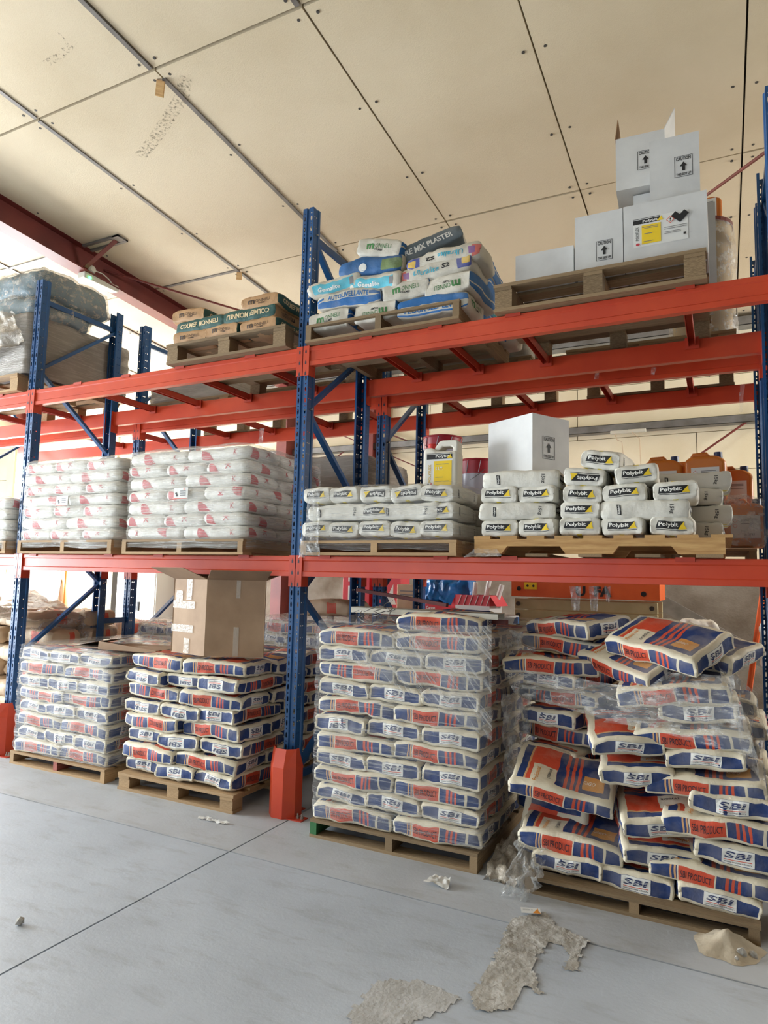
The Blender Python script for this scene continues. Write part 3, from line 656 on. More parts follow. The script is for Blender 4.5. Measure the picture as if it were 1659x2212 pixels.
# ------------------------------------------------------------------ white plaster bags on the lower left beams
stack('kbag', -2.665, -1.60, -.065, 1.724, 7, .0905, 1, 'wrapped stack at left end of lower beams', 'white bags of the left wrapped stack', 'white plaster bag', jit=.005, rot=.012, tiltj=.008, flipp=.1, deep=1)
stack('kbag', -1.475, -.375, -.065, 1.724, 7, .0915, 0, 'large wrapped stack beside centre upright', 'white bags of the large wrapped stack', 'white plaster bag', jit=.005, rot=.012, tiltj=.008, flipp=.1, deep=1)
stack('kbag', -3.94, -2.88, -.05, 1.724, 4, .0905, 1, 'wrapped stack at picture left edge', 'white bags of the stack at the left edge', 'white plaster bag', jit=.005, rot=.012, tiltj=.008, flipp=.1, deep=1)
def at_front(kd, px, py, yf, end, label, group, rz=0, flip=False, tilt=0, fwd=0, var=None, dy=0):
    """a bag whose front face centre is the photographed point at depth yf; end = narrow end to the front"""
    L, Wd, H = KIND[kd][1:4]; p = aty(px, py, yf)
    if end: return put(kd, (p.x, yf+L/2+dy, p.z), PI/2+rz, label, group, flip, var, (tilt, -fwd))
    return put(kd, (p.x, yf+Wd/2+dy, p.z), rz, label, group, flip, var, (fwd, tilt))
# ------------------------------------------------------------------ the leaning heap at right
G4 = 'cement bags of the leaning heap at right'; B_ = 'blue banded cement bag'
T4 = [(1225, 1868, 1, 0, .02, .04, 0, 'end-on on the pallet at the heap\'s front left corner'), (1229, 1822, 0, 0, .05, .03, .1, 'showing its orange label, second up at heap front left'),
      (1186, 1772, 1, -.12, .03, .05, 1, 'end-on, third up at heap front left'), (1206, 1700, 0, .02, .14, -.06, .38, 'tipped forward on top of the heap\'s front left pile'),
      (1370, 1906, 1, 0, .03, 0, 0, 'end-on at the middle of the heap\'s bottom layer'), (1400, 1835, 1, .22, .0, .1, .15, 'creased, end-on, second up in heap middle'),
      (1402, 1764, 1, .2, -.08, .1, .2, 'creased, end-on, third up in heap middle'), (1363, 1672, 1, .1, -.04, .02, .05, 'end-on, fourth up in heap middle'), (1330, 1590, 1, .2, -.10, .0, .2, 'end-on, fifth up in heap middle'),
      (1552, 1948, 1, 0, .05, 0, 0, 'torn, end-on at the heap\'s front right corner'), (1535, 1893, 0, -.02, .04, 0, .12, 'showing its orange label, second up at heap right'), (1590, 1849, 1, 0, .03, 0, 0, 'end-on, third up at heap right edge'),
      (1560, 1796, 0, 0, -.02, 0, 0, 'showing its orange label, fourth up at heap right'), (1580, 1743, 1, 0, .01, 0, 0, 'end-on, fifth up at heap right edge'), (1521, 1697, 0, 0, -.06, 0, .12, 'showing its orange label, sixth up at heap right'),
      (1521, 1643, 1, 0, -.10, 0, 0, 'end-on, seventh up at heap right'), (1492, 1594, 0, 0, -.09, 0, .1, 'showing its orange label, eighth up under torn film'), (1508, 1540, 1, 0, -.06, 0, 0, 'end-on, ninth up under torn film'),
      (1450, 1494, 0, 0, -.14, 0, .15, 'highest long bag under the torn film')]
for i, (px, py, end, rz, tl, _, fw, lb) in enumerate(T4):
    at_front('sbi', px, py, -.27+.012*(i % 3)+(.05 if i > 14 else 0), bool(end), B_+' '+lb, G4, rz, False, tl, fw, var=[0, 1, 5, 3, 4, 2, 5, 0, 1, 2, 3, 4, 0, 6, 3, 1, 4, 6, 0][i])
def free_bag(px, py, y, rz, lb, tilt=(0, 0), flip=False, var=None, kd='sbi', g=G4):
    p = aty(px, py, y); return put(kd, tuple(p), rz, lb, g, flip, var, tilt)
free_bag(1245, 1352, .28, -.62, B_+' dark-topped, uppermost of the pair left on the heap', (.12, -.05), var=0)
free_bag(1240, 1392, .30, -.25, B_+' lower of the pair left on the heap', (.0, .08), var=2)
free_bag(1440, 1388, -.02, -.55, B_+' with orange and blue face up, slanting on the very top', (.38, .14), var=0)
free_bag(1372, 1420, .06, -.75, B_+' wedged blue face up below the slanting top bag', (.42, .18), var=3)
free_bag(1510, 1402, .20, -.5, B_+' lying behind the slanting top bag at right', (.2, .1), var=4)
for k in range(9):
    z = .155+k*.1
    put('sbi', (1.70, .28+.02*(k % 2), z), (-.35 if k % 2 else 1.25), '%s, %s layer of the dim pile between the tall stack and heap' % (B_, ORD[k]), G4, k % 3 == 1)
    put('sbi', (2.16, .52, z), (0 if k % 2 else PI/2), '%s, %s layer, rear middle of heap behind front bags' % (B_, ORD[k]), G4)
    if k < 8: put('sbi', (2.38 if k % 2 else 2.5, .45+.01*k, z), (0 if k % 2 else PI/2), '%s, %s layer, rear right of heap' % (B_, ORD[k]), G4)
put('sbi', (1.62, .15, 1.03), .2, B_+' alone under the stretched film between stack and heap', G4)
# small mound on the tall wrapped stack
put('sbi', (1.06, .0, 1.245), .05, B_+' lying uppermost on the tall wrapped stack', 'cement bags of the tall wrapped stack', tilt=(.06, 0))
# ------------------------------------------------------------------ logo bags, lower right beams
G3 = 'white logo bags of the low wrapped stack'; PB = 'white powder bag'
for r, (py, cols) in enumerate(((1143, (684, 741, 809, 876, 944)), (1105, (727, 811, 877, 944)), (1066, (684, 741, 809, 876, 944)))):
    for c, px in enumerate(cols):
        lg = r == 1 and c in (0, 2)
        at_front('poly', px, py+(0 if r == 0 else (px-815)*(-.02)), -.055, not lg, '%s, %s layer, %s from left, in the low wrapped stack' % (PB, ('bottom', 'middle', 'top')[r], ('first', 'second', 'third', 'fourth', 'fifth')[c]), G3,
                 flip=(r == 2 and c in (2, 3)), tilt=(-.1 if (r, c) == (2, 3) else 0), rz=random.uniform(-.03, .03))
    for k in range(4):
        p = aty(720+k*72, py, -.055)
        put('poly', (p.x+.06, .53, p.z), 0 if k % 2 else PI/2, '%s, %s layer, rear %s in the low wrapped stack' % (PB, ('bottom', 'middle', 'top')[r], ('far left', 'centre left', 'centre right', 'far right')[k]), G3)
GP = 'white logo bags on the notched pallet'
P4 = [(1076, 1140, 1), (1159, 1139, 1), (1249, 1138, 1), (1348, 1136, 1), (1447, 1134, 1),
      (1112, 1104, 0), (1256, 1100, 1), (1390, 1101, 0),
      (1080, 1069, 1), (1163, 1066, 1), (1258, 1066, 1), (1352, 1064, 1), (1455, 1058, 1),
      (1122, 1036, 0), (1260, 1028, 1), (1368, 1023, 1), (1302, 991, 1)]
N4 = ['first from left in the bottom row', 'second from left in the bottom row', 'third from left in the bottom row', 'fourth from left in the bottom row', 'last at right in the bottom row',
      'long side out, left in second row', 'end-on, middle of second row', 'long side out, right in second row',
      'first from left in third row', 'second from left in third row', 'third from left in third row', 'fourth from left in third row', 'last at right in third row',
      'long side out under the white carton', 'logo upside down in fourth row', 'right one in fourth row', 'highest of all, tilted']
for i, (px, py, e) in enumerate(P4):
    at_front('poly', px, py, -.03, bool(e), '%s %s, notched pallet' % (PB, N4[i]), GP, rz=random.uniform(-.07, .07), flip=(i == 14), tilt=(-.06 if i in (12, 15) else .1 if i == 16 else .08 if i == 14 else 0), var=i)
k = 0
for y in (.52, .74):
    for r in range(4):
        for x in (1.46, 1.9, 2.28):
            if r == 3 and x < 1.9: continue
            put('poly', (x+(.04 if r % 2 else 0), y+.01*r, 1.78+r*.096), 0 if (r+int(y*10)) % 2 else .08, '%s, %s row, %s depth, %s column, behind the notched pallet front' % (PB, ORD[r], 'middle' if y < .6 else 'rear', {1.46: 'left', 1.9: 'centre', 2.28: 'right'}[x]), GP)
# ------------------------------------------------------------------ brown bags, upper left beam
G5 = 'brown paper bags on the upper beam'; KB = 'brown and green plaster bag'
for i, (px, py, e, fl_, lb) in enumerate(((408, 728, 1, 0, 'left end-on one in the bottom row'), (480, 714, 1, 0, 'middle end-on one in the bottom row'), (558, 701, 1, 0, 'right end-on one in the bottom row'),
                                         (432, 700, 0, 0, 'left one with green side out, middle row'), (535, 679, 0, 1, 'right one with inverted green side, middle row'),
                                         (406, 682, 1, 0, 'top left one, end-on'), (559, 650, 1, 0, 'top right one, end-on'))):
    at_front('kraft', px, py, -.055, bool(e), '%s, %s' % (KB, lb), G5, flip=bool(fl_), rz=random.uniform(-.04, .04), var=i)
for r in range(3):
    for c in range(2 if r == 2 else 3):
        put('kraft', (-.95+c*.34 if r != 2 else -.9+c*.58, .62, 3.215+r*.09), PI/2 if r != 1 else 0, '%s, %s row, rear, %s' % (KB, ('bottom', 'middle', 'top')[r], ('left', 'centre', 'right')[c]), G5)
# ------------------------------------------------------------------ mixed bags, upper beam
G6 = 'mixed bags on the upper beam'
for kd, px, py, e, fl_, tl, rz, lb in (
        ('col', 710, 690, 1, 0, 0, 0, 'white bag with green initial, bottom left corner of mixed load'), ('col', 810, 671, 1, 1, 0, 0, 'white bag with inverted green print, bottom middle of mixed load'),
        ('floorsl', 933, 657, 0, 0, 0, 0, 'blue bag with white lettering, bottom right of mixed load'), ('auto', 750, 645, 0, 0, 0, .04, 'white bag with blue lettering, second row of mixed load'),
        ('col', 872, 625, 1, 0, -.05, .05, 'white bag with green print, second row centre of mixed load'), ('col', 970, 612, 1, 1, -.03, -.05, 'white bag with inverted green print, second row right of mixed load'),
        ('gems', 719, 610, 0, 0, -.12, .05, 'turquoise panelled bag, third row left of mixed load'), ('gems', 811, 601, 0, 0, .10, -.1, 'turquoise panelled bag, third row centre of mixed load'),
        ('ultra', 938, 581, 0, 0, -.04, 0, 'white bag with coloured triangles at left, mixed load right'), ('bluebag', 795, 572, 0, 0, .04, .05, 'blue bag with round emblem under the tilted top bag'),
        ('ultra', 955, 553, 0, 1, -.04, .03, 'white bag with coloured triangles at right, mixed load upper right'), ('col', 815, 534, 1, 0, .22, .05, 'tilted white bag topmost at left of mixed load'),
        ('pre', 915, 530, 0, 0, -.32, .15, 'grey bag with white lettering sloping topmost at right')):
    at_front(kd, px, py, -.03 if kd != 'pre' else .06, bool(e), lb, G6, rz, bool(fl_), tl, .15 if kd == 'gems' else 0)
for r in range(4):
    for c in range(3):
        put('col' if (r+c) % 3 else 'gems', (.26+c*.34+(.05 if c == 2 else 0), .60+.02*r, 3.21+r*.11), PI/2+.06*(r-1), 'dusty bag, %s row, rear %s of mixed load' % (ORD[r], ('left', 'centre', 'right')[c]), G6)
for r in range(3): put('gems', (1.02, .93+.03*r, 3.215+r*.115), .2, 'turquoise panelled bag at far right rear, %s row of mixed load' % ORD[r], G6)
# ------------------------------------------------------------------ cartons
mat('carton_white', sr(214, 214, 212), sr(200, 200, 199), .55, 5, .05, 30)
mat('carton_inside', sr(168, 130, 96), sr(150, 114, 82), .8, 6)
mat('kraft_board', sr(176, 146, 116), sr(156, 126, 98), .75, 4, .06, 30)
mat('kraft_dark', sr(150, 120, 92), sr(132, 104, 80), .8, 4)
mat('plain_label', sr(224, 224, 220), rough=.4)
mt_, nt_, N_, L_, B__ = nmat('tape'); B__.inputs['Base Color'].default_value = (.75, .68, .58, 1); B__.inputs['Roughness'].default_value = .12; B__.inputs['Alpha'].default_value = .45
bumpn(N_, L_, B__, noisef(N_, L_, coords(N_, L_), 60, 3, lo=0, hi=1), .6)
def flat(par, items, inks, face, w2, name='printed_label', off=.0015):
    """items (key, cu, cv, w, h, ink, rot) printed flat on a face of a box part; face gives origin and axes"""
    o, eu, ev = [Vector(t) for t in face]; n = eu.cross(ev); mb = MB()
    for i, (key, cu, cv, w, h, ink, rot) in enumerate(items):
        c, s_ = math.cos(rot), math.sin(rot)
        vs = []
        for x, y in TXT[key][0]:
            x, y = x*w, y*h; x, y = x*c-y*s_, x*s_+y*c
            vs.append(o+eu*(cu+x)+ev*(cv+y)+n*(off+.0004*i))
        mb.add(vs, TXT[key][1], inks.index(ink))
    o_ = mb.build(name, inks, par); o_['kind'] = 'stuff'; return o_
def caution(par, face, s=1.0):
    flat(par, [('frame', 0, 0, .082*s, .108*s, 'ink_black', 0), ('CAUTION', 0, .040*s, .066*s, .018*s, 'ink_black', 0), ('arrow', 0, .0, .034*s, .046*s, 'ink_black', 0), ('UP', 0, -.041*s, .066*s, .013*s, 'ink_black', 0)], ['ink_black'], face, 1, 'caution_label')
def carton(name, label, x, y, z, w, d, h, rz=0, mt='carton_white', cat='box', group=None, tilt=(0, 0), open_=False, inside='carton_inside', flaps=None, fl_len=.15, flapmat=None):
    """origin at the bottom centre; walls and flaps are parts"""
    t = tag(empty(name, (x, y, z), (tilt[0], tilt[1], rz)), label, cat, group); th = .005
    for a, nm in (((-w/2, w/2, -d/2, -d/2+th), 'front_wall'), ((-w/2, w/2, d/2-th, d/2), 'rear_wall'), ((-w/2, -w/2+th, -d/2+th, d/2-th), 'side_wall'), ((w/2-th, w/2, -d/2+th, d/2-th), 'side_wall')):
        MB().box(a[0], a[1], a[2], a[3], 0, h).build(nm, mt, t)
    MB().box(-w/2+th, w/2-th, -d/2+th, d/2-th, 0, th).build('bottom', mt, t)
    if not open_:
        MB().box(-w/2, w/2, -d/2, -.002, h, h+th).build('top_flap', mt, t); MB().box(-w/2, w/2, .002, d/2, h, h+th).build('top_flap', mt, t)
    else:
        for side, ang in (flaps or (('-y', .4), ('+y', .9), ('-x', .6), ('+x', .5))):
            # ang = 0 upright, larger leans outwards
            c, s_ = math.cos(ang), math.sin(ang); L = fl_len
            if side[1] == 'y':
                sg = -1 if side[0] == '-' else 1; y0 = sg*d/2; vs = [(-w/2, y0, h), (w/2, y0, h), (w/2-.01, y0+sg*L*s_, h+L*c), (-w/2+.01, y0+sg*L*s_, h+L*c)]
            else:
                sg = -1 if side[0] == '-' else 1; x0 = sg*w/2; vs = [(x0, -d/2, h), (x0, d/2, h), (x0+sg*L*s_, d/2-.01, h+L*c), (x0+sg*L*s_, -d/2+.01, h+L*c)]
            f_o = MB().add(vs, [(0, 1, 2, 3)]).build('flap', flapmat if flapmat and side == '-x' else mt, t); so_ = f_o.modifiers.new('solid', 'SOLIDIFY'); so_.thickness = .004
    return t
def ffront(w, d, h, cu=0, cv=None): return ((cu, -d/2, (h/2 if cv is None else cv)), (1, 0, 0), (0, 0, 1))
ZC = Z2+.162
b = carton('white_carton', 'white carton with caution arrow standing left of the big labelled carton', 1.915, .17, ZC, .255, .32, .335); caution(b, ffront(.255, .32, .335, .03, .12), 1.05)
b = carton('white_carton', 'large white carton with yellow product label, upper right', 2.252, .17, ZC, .41, .33, .335)
flat(b, [('rect', 0, 0, .27, .16, 'plain_label', 0), ('rect', -.068, .06, .135, .024, 'ink_black', 0), ('line', -.068, .077, .135, .003, 'ink_black', 0), ('POLY', -.05, .058, .075, .018, 'ink_white', 0), ('tri', .0, .062, .035, .026, 'ink_yellow', 0), ('rect', -.045, -.015, .095, .105, 'ink_yellow', 0),
         ('FLEX', -.115, -.005, .075, .015, 'ink_black', PI/2), ('line', -.05, .026, .08, .003, 'ink_gray', 0), ('line', -.045, .018, .07, .003, 'ink_gray', 0), ('line', -.06, -.012, .04, .004, 'ink_gray', 0), ('line', -.06, -.055, .05, .003, 'ink_gray', 0),
         ('dia', .075, .058, .044, .044, 'ink_black', 0), ('dia', .118, .058, .044, .044, 'ink_black', 0), ('dia', .097, .036, .044, .044, 'ink_black', 0), ('dia', .050, .040, .040, .040, 'ink_red', 0), ('dia', .050, .040, .032, .032, 'plain_label', 0), ('EX', .05, .04, .006, .018, 'ink_black', 0),
         ('line', .075, .0, .11, .003, 'ink_gray', 0), ('line', .075, -.010, .11, .003, 'ink_gray', 0), ('line', .06, -.026, .08, .003, 'ink_gray', 0), ('line', .06, -.034, .08, .003, 'ink_gray', 0), ('rect', .118, -.05, .012, .012, 'ink_black', 0), ('disc', -.112, -.068, .02, .014, 'ink_crimson', 0)],
     ['plain_label', 'ink_black', 'ink_white', 'ink_yellow', 'ink_gray', 'ink_red', 'ink_crimson'], ffront(.41, .33, .335, -.02, .175), 1, 'product_label')
b = carton('white_carton', 'low plain white carton lying at the left of the upper right pallet', 1.602, .24, ZC, .335, .36, .205)
b = carton('white_carton', 'white carton with caution arrow standing topmost at right', 2.30, .18, ZC+.343, .245, .30, .345, rz=.03); caution(b, ffront(.245, .30, .345, .045, .17), 1.08)
b = carton('white_carton', 'open white carton with flaps up, tilted behind the topmost carton', 2.10, .46, ZC+.615, .27, .30, .325, rz=.05, tilt=(0, 0), open_=True, flaps=(('-x', -.12), ('+x', .45), ('+y', .3)), fl_len=.13, flapmat='carton_inside'); caution(b, ffront(.27, .30, .325, .03, .16), 1.08)
b = carton('white_carton', 'white carton under the open tilted carton, mostly hidden', 2.19, .53, ZC, .26, .30, .60)
b = carton('white_carton', 'white carton at the far right rear of the carton pallet', 2.375, .60, ZC, .24, .30, .50)
p_ = Vector((1.521, .12, 0)); q_ = Vector((1.205, .30, 0)); an_ = math.atan2(p_.y-q_.y, p_.x-q_.x); ex_ = Vector((math.cos(an_), math.sin(an_), 0)); ey_ = Vector((-math.sin(an_), math.cos(an_), 0))
cc_ = p_-ex_*.185+ey_*.155
b = carton('white_carton', 'white carton standing on the logo bags of the lower right beam', cc_.x, cc_.y, 2.105, .37, .31, .345, rz=an_)
caution(b, ((.185, -.02, .16), (0, 1, 0), (0, 0, 1)), 1.25)
def quad(name, mt, par, vs, th=.005):
    o = MB().add(vs, [(0, 1, 2, 3)]).build(name, mt, par); sm = o.modifiers.new('solid', 'SOLIDIFY'); sm.thickness = th; return o
KC, KL, KR_ = Vector((-.594, -.16, 0)), Vector((-.955, -.085, 0)), Vector((-.25, .03, 0)); KD = KL+KR_-KC; up = Vector((0, 0, .50))
b = tag(empty('brown_carton', (0, 0, .945)), 'big open brown carton standing on the unwrapped bag stack', 'box')
for nm, p0, p1, mt in (('side_wall', KL, KC, 'kraft_board'), ('side_wall', KC, KR_, 'kraft_dark'), ('side_wall', KR_, KD, 'kraft_board'), ('side_wall', KD, KL, 'kraft_board')):
    quad(nm, 'kraft_board', b, [p0, p1, p1+up, p0+up])
quad('bottom', 'kraft_board', b, [KL, KC, KR_, KD])
for p0, p1, out, ln, rise in ((KL, KC, Vector((-.8, -.35, 0)), .20, .075), (KC, KR_, Vector((.55, -.5, 0)), .22, .06), (KR_, KD, Vector((.6, .7, 0)), .16, .06), (KD, KL, Vector((-.9, .3, 0)), .16, .05)):
    quad('flap', 'kraft_dark', b, [p0+up, p1+up, p1+up+out*ln+Vector((0, 0, rise)), p0+up+out*ln+Vector((0, 0, rise))], .004)
def onface(p0, p1, u0, u1, v0, v1, name='tape_strip', mt='tape'):
    d = (p1-p0); n = Vector((d.y, -d.x, 0)).normalized()*.0055
    return MB().add([p0+d*u0+n+Vector((0, 0, v0)), p0+d*u1+n+Vector((0, 0, v0)), p0+d*u1+n+Vector((0, 0, v1)), p0+d*u0+n+Vector((0, 0, v1))], [(0, 1, 2, 3)]).build(name, mt, b)
for a_ in ((.42, .58, .36, .50), (.40, .56, .0, .10), (.02, .68, .30, .35), (.0, .66, .14, .19), (.10, .3, .35, .42)): onface(KL, KC, *a_)
for a_ in ((.50, .57, .38, .50), (.48, .57, 0, .19)): onface(KC, KR_, *a_)
t = tag(empty('flattened_carton', (-1.62, .06, .905), (0, 0, .12)), 'flattened brown carton lying on the wrapped far left bag stack', 'box')
for a, nm in (((-.38, .36, -.05, .30, 0, .006), 'panel'), ((-.10, .42, -.10, .26, .008, .014), 'panel')): MB().box(*a).build(nm, 'kraft_board', t)
MB().add([(-.38, -.05, .006), (-.10, -.10, .06), (-.10, .26, .06), (-.38, .30, .006)], [(0, 1, 2, 3)]).build('folded_flap', 'kraft_dark', t)
MB().add([(-.10, -.10, .06), (.42, -.10, .016), (.42, -.105, .0), (-.10, -.105, .0)], [(0, 1, 2, 3)]).build('fold_edge', 'kraft_board', t)
# ------------------------------------------------------------------ white jug on the low wrapped stack
mat('jug_white', sr(228, 224, 212), rough=.35); mat('cap_red', sr(206, 52, 48), rough=.35)
t = tag(empty('plastic_jug', (.955, .16, 2.02), (0, 0, .03)), 'white plastic jug with yellow label standing on the low wrapped stack', 'jug')
o = MB().extrude([(-.11, 0), (.11, 0), (.11, .240), (-.02, .245), (-.05, .268), (-.095, .268), (-.11, .24)], -.065, .065, 'y').build('body', 'jug_white', t); bevel(o, .02, 4)
o = MB().extrude([(-.04, .25), (-.01, .25), (.012, .272), (.066, .272), (.078, .262), (.078, .23), (.108, .23), (.108, .298), (.098, .312), (.01, .312), (-.012, .305), (-.04, .268)], -.045, .045, 'y').build('handle', 'jug_white', t); bevel(o, .008, 2)
MB().lathe([(0, .300), (.024, .300), (.026, .294), (.026, .268), (.02, .262)], 16, c=(-.072, 0)).build('cap', 'cap_red', t)
flat(t, [('rect', 0, 0, .17, .20, 'plain_label', 0), ('rect', 0, .082, .165, .03, 'ink_black', 0), ('line', 0, .102, .165, .003, 'ink_black', 0), ('POLY', .02, .082, .09, .02, 'ink_white', 0), ('tri', .065, .084, .035, .026, 'ink_yellow', 0), ('rect', .022, -.02, .115, .15, 'ink_yellow', 0), ('FLEX', -.062, -.02, .11, .018, 'ink_gold', PI/2),
         ('line', .02, .035, .08, .004, 'ink_gray', 0), ('5LT', .0, .008, .05, .02, 'plain_label', 0), ('line', .0, -.045, .05, .003, 'ink_gray', 0), ('line', .02, -.07, .09, .003, 'ink_gray', 0), ('disc', -.07, -.088, .014, .014, 'ink_gray', 0), ('disc', -.05, -.088, .014, .014, 'ink_crimson', 0)],
     ['plain_label', 'ink_black', 'ink_white', 'ink_yellow', 'ink_gold', 'ink_gray', 'ink_crimson'], ((0, -.065, .125), (1, 0, 0), (0, 0, 1)), 1, 'product_label')
# ------------------------------------------------------------------ stretch film
def film_mat(name, base, streak, tint, stretch, rough=.18, bump=.8, rot=None):
    m, nt, N, L, B = nmat(name)
    v = coords(N, L, 'Object', stretch)
    if rot: v.node.inputs['Rotation'].default_value = rot; v.node.vector_type = 'TEXTURE'; v.node.inputs['Scale'].default_value = tuple(1/t for t in stretch)
    f1 = noisef(N, L, v, 5.0, 4, .7, lo=.50, hi=.70); f2 = noisef(N, L, coords(N, L, 'Object'), 3.2, 3, .6, lo=.35, hi=.75)
    mu = N.new('ShaderNodeMath'); mu.operation = 'MULTIPLY_ADD'; L.new(f1, mu.inputs[0]); mu.inputs[1].default_value = streak; mu.inputs[2].default_value = base
    mu2 = N.new('ShaderNodeMath'); mu2.operation = 'MULTIPLY_ADD'; mu2.use_clamp = True; L.new(f2, mu2.inputs[0]); mu2.inputs[1].default_value = streak*.3; L.new(mu.outputs[0], mu2.inputs[2])
    B.inputs['Base Color'].default_value = rgb(tint); B.inputs['Roughness'].default_value = rough; B.inputs['Specular IOR Level'].default_value = .8
    L.new(mu2.outputs[0], B.inputs['Alpha'])
    bumpn(N, L, B, noisef(N, L, v, 9, 4, .7, lo=0, hi=1), bump, .02)
    return m
film_mat('film_clear', .05, .40, (.80, .80, .78), (.5, .5, 20)); film_mat('film_white', .18, .50, (.86, .83, .75), (.45, .45, 20)); film_mat('film_bright', .10, .55, (.88, .88, .86), (.5, .5, 18)); film_mat('film_dusty', .25, .45, (.55, .52, .45), (3, 3, 4), .2, .8)
film_mat('film_haze', .16, .5, (.82, .82, .80), (3, 3, 3), .18, .7); film_mat('film_slant', .08, .5, (.82, .82, .80), (2.5, 2.5, 9), .16, .6)
film_mat('film_diag_glint', .06, .5, (.84, .84, .82), (1.2, 1.2, 14), .14, .8, (0, .85, 0)); film_mat('film_grey', .75, .3, (.36, .32, .27), (1, 1, 14), .25, .6); film_mat('film_tan', .6, .4, (.50, .43, .34), (3, 3, 4), .2, .8)  # slanting film: pale alpha streaks painted in for highlights along creases
def wrap(label, x0, x1, y0, y1, z0, z1, mt, pitch, amp, seed=0, r=.06, top=True, tight=.012, name='stretch_film', zt=None, group='stretch film around pallet stacks', mound=0, skirt=0):
    path = []; nx, ny, nc = 26, 20, 5
    def seg(a, b, n): return [(a[0]+(b[0]-a[0])*i/n, a[1]+(b[1]-a[1])*i/n) for i in range(n)]
    def arc(cx, cy, a0): return [(cx+r*math.cos(a0+i*PI/2/nc), cy+r*math.sin(a0+i*PI/2/nc)) for i in range(nc)]
    path += seg((x0+r, y0), (x1-r, y0), nx)+arc(x1-r, y0+r, -PI/2)+seg((x1, y0+r), (x1, y1-r), ny)+arc(x1-r, y1-r, 0)+seg((x1-r, y1), (x0+r, y1), nx)+arc(x0+r, y1-r, PI/2)+seg((x0, y1-r), (x0, y0+r), ny)+arc(x0+r, y0+r, PI)
    n = len(path); mx, my = (x0+x1)/2, (y0+y1)/2; nz = max(12, int((z1-z0)/.018)); mb = MB(); vs = []
    for k in range(nz+1):
        t = k/nz; z = z0+(z1-z0)*t; bl_ = abs(math.sin(PI*(z-z0-skirt)/pitch)) if z > z0+skirt else .2
        for i, (x, y) in enumerate(path):
            d = Vector((x-mx, y-my, 0)); nn = noise.noise(Vector((x*4+seed*5.7, y*4, z*7)))*.010+noise.noise(Vector((x*14+seed, y*14, z*40)))*.004
            o_ = tight+amp*bl_+nn; dn = d.normalized()
            dz = noise.noise(Vector((x*3, y*3, seed+9)))*.02*(1 if k == 0 else 0)
            vs.append((x+dn.x*o_, y+dn.y*o_, z+dz))
    fs = [(k*n+i, k*n+(i+1) % n, (k+1)*n+(i+1) % n, (k+1)*n+i) for k in range(nz) for i in range(n)]
    if top:
        for j, (s_, dz) in enumerate(((.97, .012), (.88, .016), (.6, .014+mound*.6), (.3, .012+mound), (.02, .012+mound))):
            o = len(vs)-n
            for i, (x, y) in enumerate(path):
                nn = noise.noise(Vector((x*5*s_, y*5*s_, seed+3)))*.015
                vs.append((mx+(x-mx)*s_, my+(y-my)*s_, z1+dz+nn))
            fs += [(o+i, o+(i+1) % n, o+n+(i+1) % n, o+n+i) for i in range(n)]
    mb.add(vs, fs); o = mb.build(name, mt, smooth=True); return tag(o, label, 'film', group)
wrap('milky film around the left end stack of white bags', -2.675, -1.59, -.075, .86, 1.66, 2.365, 'film_white', .0905, .010, 1, r=.07, skirt=.064)
wrap('milky film around the large white bag stack beside centre upright', -1.485, -.365, -.075, .86, 1.66, 2.372, 'film_white', .0915, .010, 2, r=.07, skirt=.064)
wrap('milky film around the white stack at the picture\'s left edge', -3.95, -2.87, -.06, .87, 1.66, 2.09, 'film_white', .0905, .010, 3, r=.07, skirt=.064)
wrap('thin film around the low logo bag stack', .115, 1.135, -.065, .68, 1.655, 2.035, 'film_clear', .12, .006, 4, r=.04)
wrap('bright film around the far left floor stack', -2.45, -1.43, -.16, 1.05, .10, .90, 'film_bright', .0975, .010, 5, r=.05)
wrap('clear film around the tall cement bag stack', .335, 1.365, -.25, .93, .12, 1.22, 'film_clear', .0985, .008, 6, r=.05, mound=.06)
flat(tag(MB().box(-.065, .065, -.001, .001, -.04, .04).build('pallet_ticket', 'plain_label', None, (-.92, -.107, 2.045)), 'white paper ticket with black marks on the large white wrapped stack', 'label', 'paper tickets on the white stacks'),
     [('dia', -.042, 0, .02, .02, 'ink_black', 0), ('dia', -.035, -.014, .02, .02, 'ink_black', 0), ('line', .02, .015, .05, .006, 'ink_gray', 0), ('line', .02, .0, .05, .006, 'ink_gray', 0), ('line', .02, -.015, .05, .006, 'ink_gray', 0), ('line', 0, -.037, .13, .005, 'ink_red', 0), ('K', .035, .03, .015, .014, 'ink_red', 0)], ['ink_black', 'ink_gray', 'ink_red'], ((0, -.001, 0), (1, 0, 0), (0, 0, 1)), 1)
flat(tag(MB().box(-.065, .065, -.001, .001, -.04, .04).build('pallet_ticket', 'plain_label', None, (-2.15, -.107, 2.03), (0, 0, 0)), 'white paper ticket on the left end white stack', 'label', 'paper tickets on the white stacks'),
     [('dia', -.042, 0, .02, .02, 'ink_black', 0), ('dia', -.035, -.014, .02, .02, 'ink_black', 0), ('line', .02, .015, .05, .006, 'ink_gray', 0), ('line', .02, .0, .05, .006, 'ink_gray', 0), ('line', .02, -.015, .05, .006, 'ink_gray', 0), ('line', 0, -.037, .13, .005, 'ink_red', 0)], ['ink_black', 'ink_gray', 'ink_red'], ((0, -.001, 0), (1, 0, 0), (0, 0, 1)), 1)
